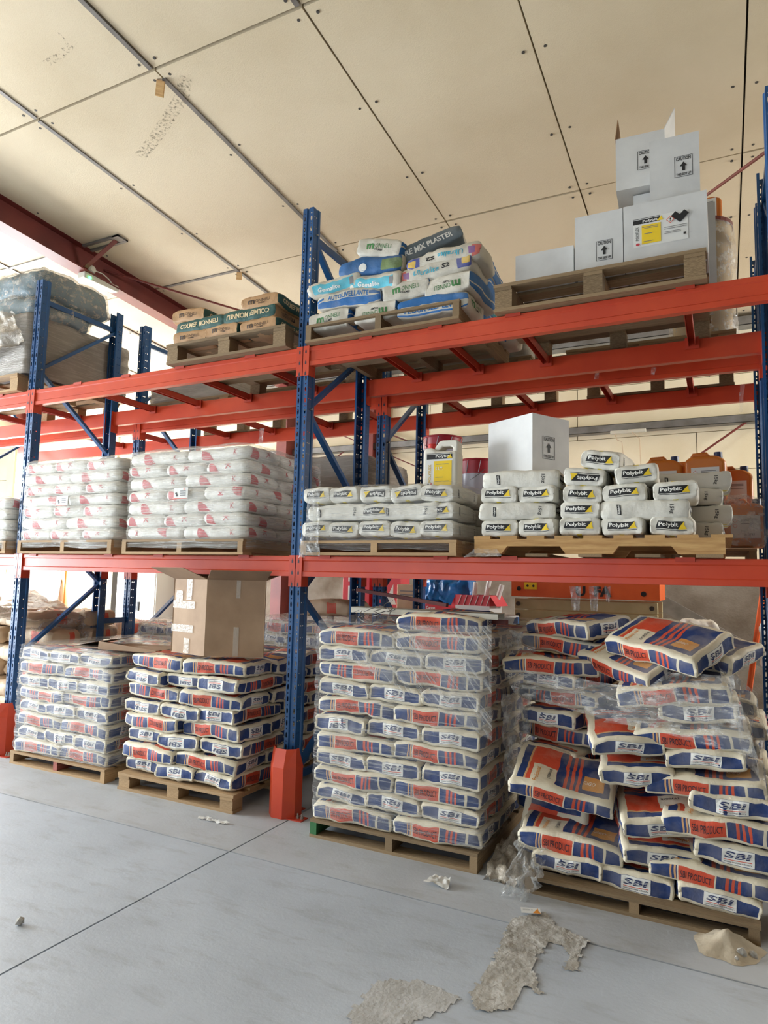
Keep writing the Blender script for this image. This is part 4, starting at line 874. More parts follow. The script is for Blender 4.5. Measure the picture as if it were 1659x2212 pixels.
def sheet(label, c00, c10, c11, c01, mt, nu=24, nv=14, amp=.03, seed=0, freq=6, dirv=(0, -1, .2), name='film_scrap', sag=0, group='loose plastic film'):
    A, B2, C2, D2 = [Vector(t) for t in (c00, c10, c11, c01)]; dv = Vector(dirv).normalized(); vs = []
    for j in range(nv+1):
        for i in range(nu+1):
            u, v = i/nu, j/nv; p = (A*(1-u)+B2*u)*(1-v)+(D2*(1-u)+C2*u)*v
            w = noise.noise(Vector((u*freq+seed, v*freq, seed)))+.5*noise.noise(Vector((u*freq*2.7+seed, v*freq*2.2, seed+4)))
            p = p+dv*amp*w+Vector((0, 0, -sag*4*u*(1-u))); p += noise.noise_vector(p*9+Vector((seed, 0, 0)))*amp*.4
            vs.append(p)
    n = nu+1; fs = [(j*n+i, j*n+i+1, (j+1)*n+i+1, (j+1)*n+i) for j in range(nv) for i in range(nu)]
    o = MB().add(vs, fs).build(name, mt, smooth=True); return tag(o, label, 'film', group)
P = aty
sheet('torn clear film stretched across the heap of bags', P(1088, 1440, -.05), P(1600, 1520, -.36), P(1640, 1640, -.36), P(1110, 1500, -.10), 'film_slant', 40, 14, .018, 3, 8)
sheet('film pulled tight in slanting creases over the tall stack\'s upper right', P(890, 1350, -.285), P(1062, 1352, -.285), P(1062, 1600, -.285), P(745, 1420, -.285), 'film_diag_glint', 30, 24, .006, 51, 8)  # extra sheet laid over the wrap to carry the painted diagonal highlights
sheet('small film clump on the beam left of the notched pallet', P(1000, 1204, -.08), P(1085, 1200, -.08), P(1075, 1186, -.06), P(1030, 1184, -.06), 'film_haze', 12, 8, .02, 53, 6)
sheet('clear film hanging over the heap top right', P(1440, 1452, -.30), P(1585, 1460, -.28), P(1610, 1600, -.36), P(1300, 1560, -.36), 'film_slant', 24, 16, .02, 5, 7)
sheet('shiny film hanging down the heap\'s right edge', P(1560, 1440, -.25), P(1640, 1500, .0), P(1662, 1700, -.15), P(1610, 1650, -.36), 'film_haze', 14, 22, .05, 7, 6)
sheet('curtain of film hanging between tall stack and heap', P(1085, 1500, -.05), P(1150, 1500, .1), P(1140, 1680, .1), P(1090, 1690, -.05), 'film_haze', 12, 22, .04, 9, 5)
sheet('crinkled film bridging the tall stack to the heap pile', P(1075, 1355, .05), P(1165, 1375, .15), P(1160, 1410, .1), P(1080, 1430, .0), 'film_haze', 14, 10, .03, 11, 7)
sheet('film bunched at the left end of the low wrapped stack', P(668, 1060, -.09), P(690, 1058, -.09), P(690, 1200, -.10), P(645, 1205, -.10), 'film_haze', 8, 22, .03, 13, 6)
for i, (px, w_) in enumerate(((1243, 26), (1283, 22), (1312, 14))):
    sheet('strip of torn film hanging from the lower right beam, %s' % ('left', 'middle', 'right')[i], P(px-w_/2, 1266, .3), P(px+w_/2, 1266, .3), P(px+w_*.3, 1320-(18 if i == 2 else 0), .3), P(px-w_*.3, 1318-(18 if i == 2 else 0), .3), 'film_haze', 6, 10, .02, 15+i, 4)
# ------------------------------------------------------------------ loads on the rear rack and behind
mat('pail_white', sr(200, 198, 208), rough=.25); mat('pail_red', sr(178, 40, 52), rough=.4); mat('jerry', sr(212, 122, 40), sr(196, 108, 34), .4, 6); mat('cap_navy', sr(36, 46, 84), rough=.4)
mat('drum_tan', sr(170, 140, 84), sr(150, 120, 70), .5, 5); mat('load_dark', sr(96, 86, 80), sr(74, 64, 60), .7, 6, .3, 20); mat('blue_plastic', sr(24, 120, 190), sr(20, 100, 170), .25, 6, .5, 14)
pallet('pallet under the dark wrapped load on the rear rack', 'stringer', -1.25, -.15, Y2-.02, .95, Z1, .105, 'wood_b')
pallet('pallet under the paint pails on the rear rack', 'stringer', .2, 1.2, Y2-.02, .95, Z1, .105, 'wood_b')
pallet('pallet under the orange canisters on the rear rack', 'stringer', 1.65, 2.68, Y2-.02, .95, Z1, .105, 'wood_b')
pallet('pallet under the grey wrapped load on the rear upper beam', 'block', -2.65, -1.6, Y2-.02, .95, Z2, .14, 'wood_b')
pallet('empty looking pallet on the rear upper beam, left bay', 'block', -1.35, -.35, Y2-.02, .95, Z2, .14, 'wood_b')
pallet('pallet on the rear upper beam right of the centre frame', 'block', .2, 1.25, Y2-.02, .95, Z2, .14, 'wood_b')
pallet('pallet on the rear upper beam near the right frame', 'block', 1.5, 2.6, Y2-.02, .95, Z2, .14, 'wood_b')
def load(label, x0, x1, y0, y1, z0, z1, mt, rows, seed, name='wrapped_load', film='film_clear'):
    """a pile of sacks hidden under dusty wrap: each layer is a part, wrapped by its own film part"""
    t = tag(empty(name, ((x0+x1)/2, (y0+y1)/2, z0)), label, 'load', 'wrapped loads'); ph = (z1-z0)/rows
    for r in range(rows):
        s = Sack(x1-x0-.03, y1-y0-.03, ph*.98, seed+r, r=.05, wr=.012, by=.02, bx=.02); link('layer', s.mesh('layer', [mt]*3), t, (0, 0, ph*(r+.5)))
    f = wrap(label, x0-.01, x1+.01, y0-.01, y1+.01, z0, z1, film, ph, .01, seed)
    for k_ in ('label', 'category', 'group'): del f[k_]
    f.parent = t; f.location = (-(x0+x1)/2, -(y0+y1)/2, -z0); f.name = 'film_cover'
    return t
load('dark dusty load in tight film on the rear rack left of centre', -1.2, -.17, Y2+.02, 2.05, Z1+.107, 2.50, 'load_dark', 4, 31, film='film_grey')
load('grey wrapped low load on the rear upper beam', -2.62, -1.62, Y2+.02, 2.0, Z2+.142, 3.36, 'load_dark', 2, 35, film='film_grey')
load('flat wrapped load on the rear upper beam right of centre', .25, 1.2, Y2+.02, 2.0, Z2+.142, 3.26, 'load_dark', 1, 38, film='film_grey')
def pail(label, x, y, z, r=.16, h=.30):
    t = tag(empty('paint_pail', (x, y, z), (0, 0, random.uniform(0, 6))), label, 'pail', 'red and white paint pails')
    MB().lathe([(0, 0), (r*.9, 0), (r*.93, .01), (r*.96, h*.66)], 28).build('body', 'pail_white', t, smooth=True)
    o = MB().lathe([(r*.962, h*.66), (r, h*.97)], 28).build('red_band', 'pail_red', t, smooth=True)
    for k in range(9):
        a = 2*PI*k/9; pts = [(math.cos(a+q*.12)*(r*(.965+.035*q)+.002), math.sin(a+q*.12)*(r*(.965+.035*q)+.002), h*(.68+.27*q)) for q in (0, .33, .66, 1)]
        MB().tube(pts, .003, 4).build('white_stripe', 'pail_white', o)
    MB().lathe([(0, h*.99), (r*.9, h*.99), (r*.93, h), (r*1.03, h), (r*1.03, h*.955), (r*.99, h*.955)], 28).build('lid', 'pail_red', t, smooth=True)
    MB().tube([(r*1.02*math.cos(a), r*1.02*math.sin(a)-.02*math.sin(a*1), h*.75-.11*math.sin(a)) for a in [i*PI/10 for i in range(11)]], .003, 5).build('bail', 'galv', t)
    return t
for k in range(3): pail('paint pail in the tall stack behind the white jug, %s' % ('lowest', 'middle', 'topmost')[k], .445, 1.42, 1.737+.302*k)
for k in range(2): pail('paint pail in the short stack left of the white carton, %s' % ('lower', 'upper')[k], .745, 1.42, 1.737+.352*k, .145, .345)
pail('paint pail behind the short pail stack', .98, 1.6, 1.737, .15, .33)
def jerry(label, x, y, z, rz=0, w=.25, d=.22, h=.31):
    t = tag(empty('jerrycan', (x, y, z), (0, 0, rz)), label, 'canister', 'orange canisters on the rear rack')
    o = MB().extrude([(-w/2, 0), (w/2, 0), (w/2, h*.80), (w*.28, h*.92), (-w*.3, h*.92), (-w/2, h*.84)], -d/2, d/2, 'y').build('body', 'jerry', t); bevel(o, .025, 4)
    MB().tube([(-w*.38, 0, h*.86), (-w*.3, 0, h*.99), (0, 0, h*1.0), (w*.1, 0, h*.9)], .016, 8).build('handle', 'jerry', t, smooth=True)
    MB().lathe([(0, h*1.03), (.026, h*1.03), (.028, h*.9), (.02, h*.88)], 14, c=(w*.3, 0)).build('cap', 'cap_navy', t)
    flat(t, [('rect', 0, 0, .17, .15, 'plain_label', 0), ('dia', -.06, .04, .03, .03, 'ink_red', 0), ('dia', -.06, .005, .03, .03, 'ink_red', 0), ('dia', -.06, .04, .024, .024, 'plain_label', 0), ('dia', -.06, .005, .024, .024, 'plain_label', 0),
             ('line', .02, .05, .09, .004, 'ink_gray', 0), ('line', .02, .04, .09, .004, 'ink_gray', 0), ('line', .02, .02, .09, .004, 'ink_gray', 0), ('UN', .02, -.05, .06, .014, 'ink_black', 0)], ['plain_label', 'ink_red', 'ink_gray', 'ink_black'], ((0, -d/2, h*.42), (1, 0, 0), (0, 0, 1)), 1, 'hazard_label')
    return t
for k, (x, y, z, rz) in enumerate(((2.13, 1.36, 2.05, .05), (2.40, 1.34, 2.06, -.04), (2.27, 1.62, 2.05, 0), (2.56, 1.62, 2.0, 0), (2.13, 1.36, 1.737, 0), (2.40, 1.36, 1.737, 0), (2.62, 1.36, 1.737, .03), (2.0, 1.64, 2.05, 0))):
    jerry('orange canister with navy cap, '+('upper left of the rear rack group', 'upper one with hazard label, tallest of group', 'upper rear middle one', 'upper rear right one', 'lower left one behind logo bags', 'lower middle one behind logo bags', 'lower right one under torn film', 'upper rear left one')[k], x, y, z, rz)
sheet('crumpled film over the lower right canister', (2.45, 1.20, 2.10), (2.86, 1.18, 2.02), (2.72, 1.15, 1.74), (2.50, 1.2, 1.74), 'film_haze', 14, 14, .05, 21, 6)
t = tag(empty('fibre_drum', (2.40, 1.40, 3.165)), 'tan drum wrapped in film on the rear upper beam', 'drum')
MB().lathe([(0, 0), (.19, 0), (.20, .02), (.19, .05), (.19, .76), (.20, .78), (.20, .82), (.17, .84), (0, .84)], 28).build('body', 'drum_tan', t, smooth=True)
MB().lathe([(.197, .80), (.207, .80), (.207, .83), (.18, .845)], 28).build('rim', 'red_steel', t)
o = MB().lathe([(.225, .0), (.215, .3), (.228, .6), (.21, .80)], 24).build('film_cover', 'film_haze', t, smooth=True)
jerry('orange canister standing on the tan drum', 2.42, 1.40, 4.012, 0, .24, .2, .19)
# plastic covered load, top left
G0 = 'covered load, top left'
load('grey brown film wrapped block, top left beyond the left upright', -3.92, -2.86, .0, 1.08, Z2+.152, 3.72, 'load_dark', 4, 51, film='film_grey')
mat('load_blue', sr(70, 120, 140), sr(50, 92, 116), .6, 5, .3, 14)
for k, (x, y, z, s_, lb) in enumerate(((-3.30, .42, 4.02, (.95, .74, .30), 'large blue bundle under dusty plastic, uppermost at top left'), (-3.22, .30, 3.80, (.78, .56, .20), 'smaller blue bundle below the large one at top left'))):
    s = Sack(s_[0], s_[1], s_[2], 61+k, r=.10, wr=.02, by=.10, bx=.10, bz=.12)
    ob_ = tag(link('covered_bundle', s.mesh('covered_bundle', ['load_blue']*3), None, (x, y, z)), lb, 'bundle', 'blue bundles at top left')
    s2 = Sack(s_[0]+.03, s_[1]+.03, s_[2]+.03, 61+k, r=.11, wr=.022, by=.10, bx=.10, bz=.12)
    cv_ = link('plastic_cover', s2.mesh('plastic_cover', ['film_dusty']*3), ob_, (0, 0, .002)); cv_['label'] = 'dusty translucent plastic cover'
sheet('loose plastic hanging in front of the load at top left', (-3.6, -.06, 3.80), (-3.02, -.08, 3.74), (-2.86, -.06, 3.45), (-3.55, -.10, 3.22), 'film_tan', 18, 18, .06, 23, 5)
# ground: beige bags beyond the left upright
GB = 'beige bags beyond the left upright'
for r in range(7):
    for c in range(2):
        put('beige', (-3.55+c*.48+(.05 if r % 2 else 0), .38+.02*r, .17+r*.145), .1*(r % 3-1)+(PI/2 if (r+c) % 2 else 0), 'beige paper bag, %s layer, %s, beyond left upright' % (ORD[r], ('far', 'near')[c]), GB)
        put('beige', (-3.5+c*.45, .92, .17+r*.145), .1*(r % 3-1), 'beige paper bag, %s layer, rear %s, beyond left upright' % (ORD[r], ('far', 'near')[c]), GB)
pallet('pallet under the beige bags beyond the left upright', 'stringer', -3.95, -2.87, .05, 1.15, 0, .10, 'wood_b')
sheet('crinkled clear film over the beige bags', (-3.9, .05, 1.12), (-2.84, .08, 1.06), (-2.80, .95, 1.02), (-3.9, .95, 1.26), 'film_tan', 24, 20, .06, 25, 6, dirv=(0, 0, 1))
sheet('gathered film hanging beside the beige bags', (-2.82, .12, 1.0), (-2.80, 1.15, 1.12), (-2.80, 1.15, .45), (-2.82, .12, .5), 'film_haze', 22, 16, .05, 27, 6, dirv=(1, 0, 0))
for k, (x, z) in enumerate(((-2.95, .80), (-2.98, .92))): put('beige', (x, 1.55, z), .2, 'beige bag with orange print behind the rear left upright, %s' % ('lower', 'upper')[k], GB)
put('beige', (-2.95, 1.55, .66), .1, 'beige bag, third down behind the rear left upright', GB); put('beige', (-2.95, 1.55, .52), .1, 'beige bag, fourth down behind the rear left upright', GB)
for k in range(3): put('beige', (-2.95, 1.55, .10+.14*k), .1, 'beige bag, %s of the column behind the rear left upright' % ORD[k], GB)
# ground, rear rack: more wrapped cement bags
def frontstack(x0, x1, y0, rows, desc, group, h0=.10):
    for r in range(rows):
        n = 2 if r % 2 else 3
        for i in range(n):
            L, Wd = .485, .33; x = x0+(x1-x0)*(i+.5)/n
            put('sbi', (x+random.uniform(-.01, .01), y0+(L/2 if n == 3 else Wd/2), h0+.0985*(r+.5)), (PI/2 if n == 3 else 0)+random.uniform(-.04, .04), 'blue banded cement bag, %s layer, %s of %d, %s' % (ORD[r], ('left', 'second', 'third')[i], n, desc), group)
frontstack(-1.22, -.22, 1.22, 10, 'rear rack stack behind open stack', 'cement bags behind the open stack')
wrap('shiny film around the rear stack behind the open stack', -1.24, -.20, 1.20, 1.75, .10, 1.12, 'film_haze', .0985, .01, 41)
frontstack(-2.62, -1.62, 1.22, 9, 'rear rack stack behind far left', 'cement bags behind the far left stack')
wrap('shiny film around the rear stack behind the far left stack', -2.64, -1.60, 1.20, 1.75, .10, 1.02, 'film_haze', .0985, .01, 42)
pallet('pallet of the rear floor stack behind the open stack', 'stringer', -1.24, -.2, 1.18, .85, 0, .10, 'wood_b')
pallet('pallet of the rear floor stack behind the far left stack', 'stringer', -2.64, -1.6, 1.18, .85, 0, .10, 'wood_b')
put('beige', (-.62, 1.55, 1.21), 0, 'tan film wrapped sack on the rear stack beside the centre frame', 'cement bags behind the open stack')
# ------------------------------------------------------------------ workbench and clutter behind the tall stack
mat('bench_top', sr(120, 104, 88), sr(100, 86, 72), .7, 5); mat('red_box', sr(206, 52, 62), rough=.5); mat('pink_box', sr(220, 80, 90), rough=.5); mat('tan_box', sr(198, 172, 140), sr(184, 156, 124), .7, 5); mat('white_plastic', sr(226, 226, 222), rough=.35); mat('grey_metal', sr(140, 136, 128), sr(116, 112, 104), .5, 6)
mat('pale_metal', sr(196, 190, 174), sr(178, 172, 158), .45, 6); mat('dark_case', sr(62, 58, 54), sr(48, 44, 42), .6, 5)
t = tag(empty('workbench', (-.4, 3.25, 0)), 'dark workbench behind the tall stack carrying boxes', 'bench')
MB().box(-1.15, 1.0, -.35, .35, 1.08, 1.12).build('bench_top', 'bench_top', t)
for x in (-1.1, .95):
    for y in (-.3, .3): MB().box(x-.03, x+.03, y-.03, y+.03, 0, 1.08).build('leg', 'bench_top', t)
def plainbox(name, label, mt, x, y, z, w, d, h, rz=0, items=None, inks=None, cat='box', group='boxes on the bench', stripe=None):
    t = tag(empty(name, (x, y, z), (0, 0, rz)), label, cat, group)
    o = MB().box(-w/2, w/2, -d/2, d/2, 0, h).build('body', mt, t); bevel(o, .004, 1)
    MB().box(-w/2+.002, w/2-.002, -.02, .02, h, h+.002).build('closing_tape', 'tape', t)
    if items: flat(t, items, inks, ((0, -d/2, h/2), (1, 0, 0), (0, 0, 1)), 1)
    return t
plainbox('machine_box', 'red printed machine box on the bench, left one', 'red_box', -1.18, 3.1, 1.122, .34, .3, .40, 0, [('ING', 0, .14, .2, .05, 'ink_white', 0), ('rect', 0, -.03, .2, .2, 'ink_white', 0), ('slant', 0, -.03, .12, .05, 'ink_gray', 0)], ['ink_white', 'ink_gray'])
plainbox('machine_box', 'pink red box with white corner on the bench', 'pink_box', -.80, 3.1, 1.122, .30, .3, .42, .1, [('tri', .03, -.02, .14, .22, 'ink_white', 0)], ['ink_white'])
plainbox('brown_box', 'tan carton with text lines on the bench', 'tan_box', -.54, 3.0, 1.122, .22, .22, .30, .1, [('line', 0, .08, .15, .01, 'ink_gray', 0), ('line', 0, .04, .15, .01, 'ink_gray', 0), ('line', 0, 0, .15, .01, 'ink_gray', 0)], ['ink_gray'])
plainbox('brown_box', 'tilted tan carton next to the blue plastic bags', 'tan_box', -.30, 3.0, 1.122, .24, .2, .36, -.15, [('line', 0, .05, .1, .008, 'ink_gray', 0), ('line', 0, .02, .1, .008, 'ink_gray', 0)], ['ink_gray'])
plainbox('camera_box', 'flat red box with white lettering under the blue bags', 'red_box', -.05, 2.85, 1.122, .40, .25, .11, -.05, [('CANON', -.13, .02, .1, .03, 'ink_white', 0), ('tri', .05, -.01, .12, .05, 'ink_white', 0)], ['ink_white'])
for k, (x, z, sx, sz) in enumerate(((-.17, 1.235, .20, .26), (.06, 1.235, .32, .28))):
    s = Sack(sx, .26, sz, 81+k, r=.09, wr=.03, bz=.1)
    o = tag(link('blue_plastic_bag', s.mesh('blue_plastic_bag', ['blue_plastic']*3), None, (x, 2.85, z+sz/2)), ('slim', 'round bulging')[k]+' blue plastic bag on the red flat box', 'bag', 'blue plastic bags')
t = tag(empty('striped_box', (.33, 2.72, 1.12), (0, 0, -.1)), 'open white box with red striped rim holding paper rolls', 'box')
MB().box(-.18, .18, -.15, .15, 0, .12).build('lower_box', 'white_plastic', t)
o = MB().box(-.18, .18, -.151, -.14, .12, .22).box(-.18, .18, .14, .15, .12, .22).box(-.18, -.17, -.15, .15, .12, .22).box(.17, .18, -.15, .15, .12, .22).build('red_rim', 'pink_box', t)
for k in range(6): MB().bar((-.15+k*.06, -.1525, .125), (-.115+k*.06, -.1525, .218), .004, .012, (0, -1, 0)).build('white_stripe', 'white_plastic', o)
MB().add([(-.18, -.15, .22), (-.18, .15, .22), (-.24, .14, .10), (-.24, -.14, .10)], [(0, 1, 2, 3)]).build('flap', 'pink_box', t); MB().add([(.18, -.15, .22), (.18, .15, .22), (.25, .14, .12), (.25, -.14, .12)], [(0, 1, 2, 3)]).build('flap', 'pink_box', t)
for k, (x, tx_, h_) in enumerate(((-.06, .02, .34), (.04, .06, .36), (.13, .1, .32))):
    tag(MB().tube([(.33+x, 2.72, 1.125), (.33+x+tx_, 2.74, 1.125+h_)], .025, 10).build('paper_roll', 'white_plastic'), 'rolled white paper standing in the striped box, %s' % ('left', 'middle', 'right')[k], 'paper roll', 'paper rolls')
t = tag(empty('white_bin', (.62, 2.6, 1.02)), 'white plastic bin with blue clip beside the striped box', 'bin')
MB().lathe([(0, 0), (.10, 0), (.13, .12), (.14, .12), (.14, .14)], 18).build('tub', 'white_plastic', t, smooth=True); MB().box(.10, .15, -.05, -.01, .07, .13).build('clip', 'ink_blue', t)
t = tag(empty('crate_stand', (.62, 2.62, 0)), 'dark case stack below the white bin', 'case')
MB().box(-.17, .25, -.2, .2, 0, .5).build('lower_case', 'dark_case', t); MB().box(-.16, .24, -.19, .19, .505, 1.015).build('upper_case', 'dark_case', t)
# scissor lift folded down
mat('lift_orange', sr(232, 104, 42), sr(220, 92, 36), .45, 4); mat('lift_beige', sr(196, 184, 142), sr(182, 170, 128), .5, 5)
t = tag(empty('scissor_lift', (1.25, 3.45, 0)), 'folded scissor lift with orange deck and beige arms behind the heap', 'lift')
MB().box(-.72, .70, -.28, .4, 1.33, 1.56).build('deck_side', 'lift_orange', t); MB().box(-.70, .68, -.285, -.28, 1.50, 1.515).build('deck_trim', 'lift_orange', t)
flat(t, [('LIFT', .1, -.05, .34, .1, 'ink_black', 0), ('rect', -.52, -.01, .13, .07, 'ink_yellow', 0), ('disc', -.64, -.04, .045, .045, 'ink_black', 0), ('disc', .56, -.06, .05, .05, 'ink_black', 0), ('disc', -.55, -.01, .025, .025, 'ink_black', 0), ('disc', -.49, -.01, .025, .025, 'ink_black', 0)], ['ink_black', 'ink_yellow'], ((0, -.285, 1.45), (1, 0, 0), (0, 0, 1)), 1, 'deck_lettering')
for k in range(8):
    z = .42+k*.112; o = MB().box(-.69, .68, -.26, -.20, z, z+.104).build('scissor_arm', 'lift_beige', t); bevel(o, .004, 1)
    for x in (-.65, .63): MB().tube([(x, -.262, z+.052), (x, -.285, z+.052)], .022, 12).build('pin', 'dark_case', o)
    MB().box(-.69, .68, .26, .32, z, z+.104).build('scissor_arm', 'lift_beige', t)
MB().box(-.72, .72, -.3, .38, .16, .41).build('chassis', 'lift_orange', t)
for x in (-.5, .5):
    for y in (-.32, .36): MB().tube([(x, y, .15), (x, y+.06, .15)], .15, 20).build('wheel', 'dark_case', t)
# wall side clutter at right
tag(MB().bar((1.70, 4.52, 1.38), (3.3, 4.52, .46), .06, .16).build('grey_ramp_beam', 'grey_metal'), 'grey beam leaning along the concrete wall behind the heap', 'beam')
tag(MB().tube([(2.78, 2.62, 1.50), (2.55, 2.5, .0)], .022, 8).build('orange_pole', 'lift_orange'), 'orange pole leaning at right behind the heap', 'pole')
print_mat('white_sack', sr(226, 222, 212), dust=(sr(200, 196, 186), .4)); print_mat('white_sack_o', sr(226, 222, 212), [(0, sr(226, 222, 212)), (.25, sr(226, 120, 70)), (.6, sr(226, 222, 212))], (.5, .4))
WS = ('topmost white sack, tied, behind the heap', 'white sack with orange mark second from top behind the heap', 'white sack with orange mark third from top behind the heap', 'upright white sack behind the heap', 'lowest white sack behind the heap', 'tall white sack hidden behind the heap', 'round white sack at the right edge, topmost', 'white sack with orange print at the right edge', 'tall white sack at the right edge', 'lowest white sack at the right edge')
for k, (x, y, z, s_, rz) in enumerate(((2.30, 2.55, 1.13, (.26, .2, .13), .3), (2.36, 2.5, 1.01, (.32, .24, .12), -.1), (2.44, 2.48, .88, (.34, .24, .13), .15), (2.46, 2.5, .62, (.24, .24, .38), 0), (2.42, 2.5, .22, (.30, .26, .42), 0), (2.12, 2.5, .5, (.30, .26, .98), 0), (2.86, 2.45, 1.12, (.2, .2, .2), .4), (2.86, 2.45, .93, (.24, .2, .17), .1), (2.86, 2.45, .62, (.2, .2, .44), 0), (2.86, 2.45, .2, (.24, .22, .4), 0))):
    s = Sack(*s_, 91+k, r=.05, wr=.014); tag(link('white_sack', s.mesh('white_sack', ['white_sack', 'white_sack_o' if k in (1, 2, 7) else 'white_sack', 'white_sack_o' if k in (1, 2) else 'white_sack']), None, (x, y, z), (0, 0, rz)), WS[k], 'sack', 'white sacks behind the heap')
# far left background
mat('cabinet', sr(214, 212, 202), rough=.5); mat('door_wood', sr(214, 160, 84), sr(196, 140, 68), .5, 2, stretch=(12, 12, 1)); mat('door_frame', sr(180, 122, 60), rough=.5)
t = tag(empty('steel_cabinet', (-5.95, 4.5, 0)), 'pale steel cabinet with black handle against the back wall', 'cabinet')
MB().box(-.45, .42, -.2, .25, 0, 1.95).build('body', 'cabinet', t)
for x0, x1 in ((-.43, -.012), (-.008, .40)):
    o = MB().box(x0, x1, -.215, -.2, .05, 1.9).build('door', 'cabinet', t)
    if x0 > -.1: MB().box(x0+.06, x0+.10, -.235, -.215, .88, 1.02).build('handle', 'ink_black', o)
d1 = struct(MB().box(-8.2, -7.35, 4.74, 4.79, 0, 2.1).build('door_1', 'door_wood')); MB().box(-8.32, -8.2, 4.72, 4.80, 0, 2.2).box(-7.35, -7.26, 4.72, 4.80, 0, 2.2).box(-8.32, -7.26, 4.72, 4.8, 2.1, 2.2).build('door_frame', 'door_frame', d1)
for k in range(5): tag(MB().box(-.28, .28, -.012, .012, 0, 1.62-.06*k).build('leaning_board', ('pale_metal', 'wall_panel', 'grey_metal', 'pale_metal', 'grey_metal')[k], None, (-9.0+.17*k, 4.25, 0), (-.28, 0, .55)), 'leaning flat board at far left, %s from the wall door' % ('fifth', 'fourth', 'third', 'second', 'first')[k], 'board', 'boards leaning at the far left')
# emergency light on the rafter
mat('lamp_case', sr(206, 204, 190), rough=.4); m_, nt_, N_, L_, B_p = nmat('led_green'); B_p.inputs['Emission Color'].default_value = (.05, 1, .25, 1); B_p.inputs['Emission Strength'].default_value = 9; B_p.inputs['Base Color'].default_value = (.05, .6, .2, 1)
t = tag(empty('emergency_light', (-3.36, 1.08, 4.535), (.03, 0, 0)), 'long pale emergency light with green lamp under the dark red rafter', 'light')
o = MB().extrude([(-.05, -.035), (.05, -.035), (.06, .0), (.05, .03), (-.05, .03), (-.06, 0)], -.22, .22, 'y').build('housing', 'lamp_case', t); bevel(o, .008, 2)
MB().tube([(.052, -.16, -.020), (.066, -.16, -.026)], .014, 12).build('green_indicator', 'led_green', t)
MB().lathe([(0, .02), (.03, .02), (.045, 0), (.045, -.02)], 16).build('round_box', 'lamp_case', t, (.04, -.12, .085), (0, PI/2, 0)); MB().tube([(.05, -.1, .08), (.08, -.02, .07), (.06, .08, .05), (.05, .12, .03)], .006, 6).build('cable', 'lamp_case', t)
# scuffs and stains lying on the ceiling boards
m_, nt_, N_, L_, B_p = nmat('scuff'); B_p.inputs['Base Color'].default_value = rgb(sr(120, 106, 84)); B_p.inputs['Roughness'].default_value = .9
L_.new(noisef(N_, L_, coords(N_, L_, 'Object', (2, 2, 2)), 22, 5, .7, lo=.5, hi=.75), B_p.inputs['Alpha'])
for pts, w_ in (([(-.756, -.45), (-.891, -.327), (-1.187, -.182), (-1.459, -.054), (-1.697, .04)], .05), ([(-1.587, -.932), (-1.395, -.944), (-1.295, -.969), (-1.265, -1.052)], .014), ([(-1.56, -.90), (-1.37, -.915), (-1.27, -.945)], .012)):
    vs = []
    for i, (x, y) in enumerate(pts):
        for s_ in (-1, 1): vs.append((x+s_*w_*.5, y+s_*w_*.8, ceil_z(y+s_*w_*.8)-.003))
    MB().add(vs, [(2*i, 2*i+2, 2*i+3, 2*i+1) for i in range(len(pts)-1)]).build('scuff_mark', 'scuff', ce)
# ------------------------------------------------------------------ things lying on the tall stack
t = tag(empty('metal_channel', (.92, -.02, 1.27), (0, 0, -.05)), 'pale grey metal channel lying across the tall stack', 'metal profile')
MB().box(-.47, .47, -.05, .06, .03, .034).box(-.47, .47, -.05, -.046, 0, .034).box(-.47, .47, .056, .06, 0, .034).build('channel', 'pale_metal', t)
tag(MB().bar((.28, .33, 1.40), (.96, .25, 1.325), .03, .022).build('red_bar', 'red_steel'), 'dark red bar lying slanted behind the metal channel', 'metal bar')
tag(MB().box(-.45, .35, -.02, .02, 0, .025).build('dark_bar', 'red_steel', None, (1.05, .06, 1.245), (0, .02, -.05)), 'dark red bar under the right end of the metal channel', 'metal bar')
w = MB(); rn = random.Random(5)
for k in range(9):
    p = Vector((.60+rn.uniform(-.1, .12), -.14+rn.uniform(-.04, .05), 1.245+rn.uniform(0, .05))); pts = [p]
    for q in range(6): p = p+Vector((rn.uniform(-.01, .05), rn.uniform(-.03, .03), rn.uniform(-.02, .02))); pts.append(p)
    w.tube(pts, .0028, 5)
o = tag(w.build('wire_tangle', 'galv'), 'tangle of steel wire on the tall stack', 'wire'); o['kind'] = 'stuff'
# ------------------------------------------------------------------ floor debris
def crust(name, label, poly, h, seed, mt='mortar', cat='mortar', res=.011):
    xs_ = [p[0] for p in poly]; ys_ = [p[1] for p in poly]
    def inside(x, y):
        c = False; n = len(poly)
        for i in range(n):
            x1, y1 = poly[i]; x2, y2 = poly[(i+1) % n]
            if (y1 > y) != (y2 > y) and x < (x2-x1)*(y-y1)/(y2-y1)+x1: c = not c
        return c
    nx = int((max(xs_)-min(xs_))/res)+3; ny = int((max(ys_)-min(ys_))/res)+3; idx = {}; vs = []; fs = []
    for j in range(ny):
        for i in range(nx):
            x = min(xs_)-res+i*res; y = min(ys_)-res+j*res
            jx = noise.noise(Vector((x*30, y*30, seed)))*.02; jy = noise.noise(Vector((x*30, y*30, seed+5)))*.02
            if inside(x+jx, y+jy):
                z = .0015+h*max(0, .35+noise.noise(Vector((x*14+seed, y*14, 1)))+.7*noise.noise(Vector((x*55, y*55, seed))))
                idx[i, j] = len(vs); vs.append((x, y, z))
    for (i, j) in idx:
        q = [(i, j), (i+1, j), (i+1, j+1), (i, j+1)]
        if all(k_ in idx for k_ in q): fs.append(tuple(idx[k_] for k_ in q))
    return tag(MB().add(vs, fs).build(name, mt, smooth=True), label, cat)
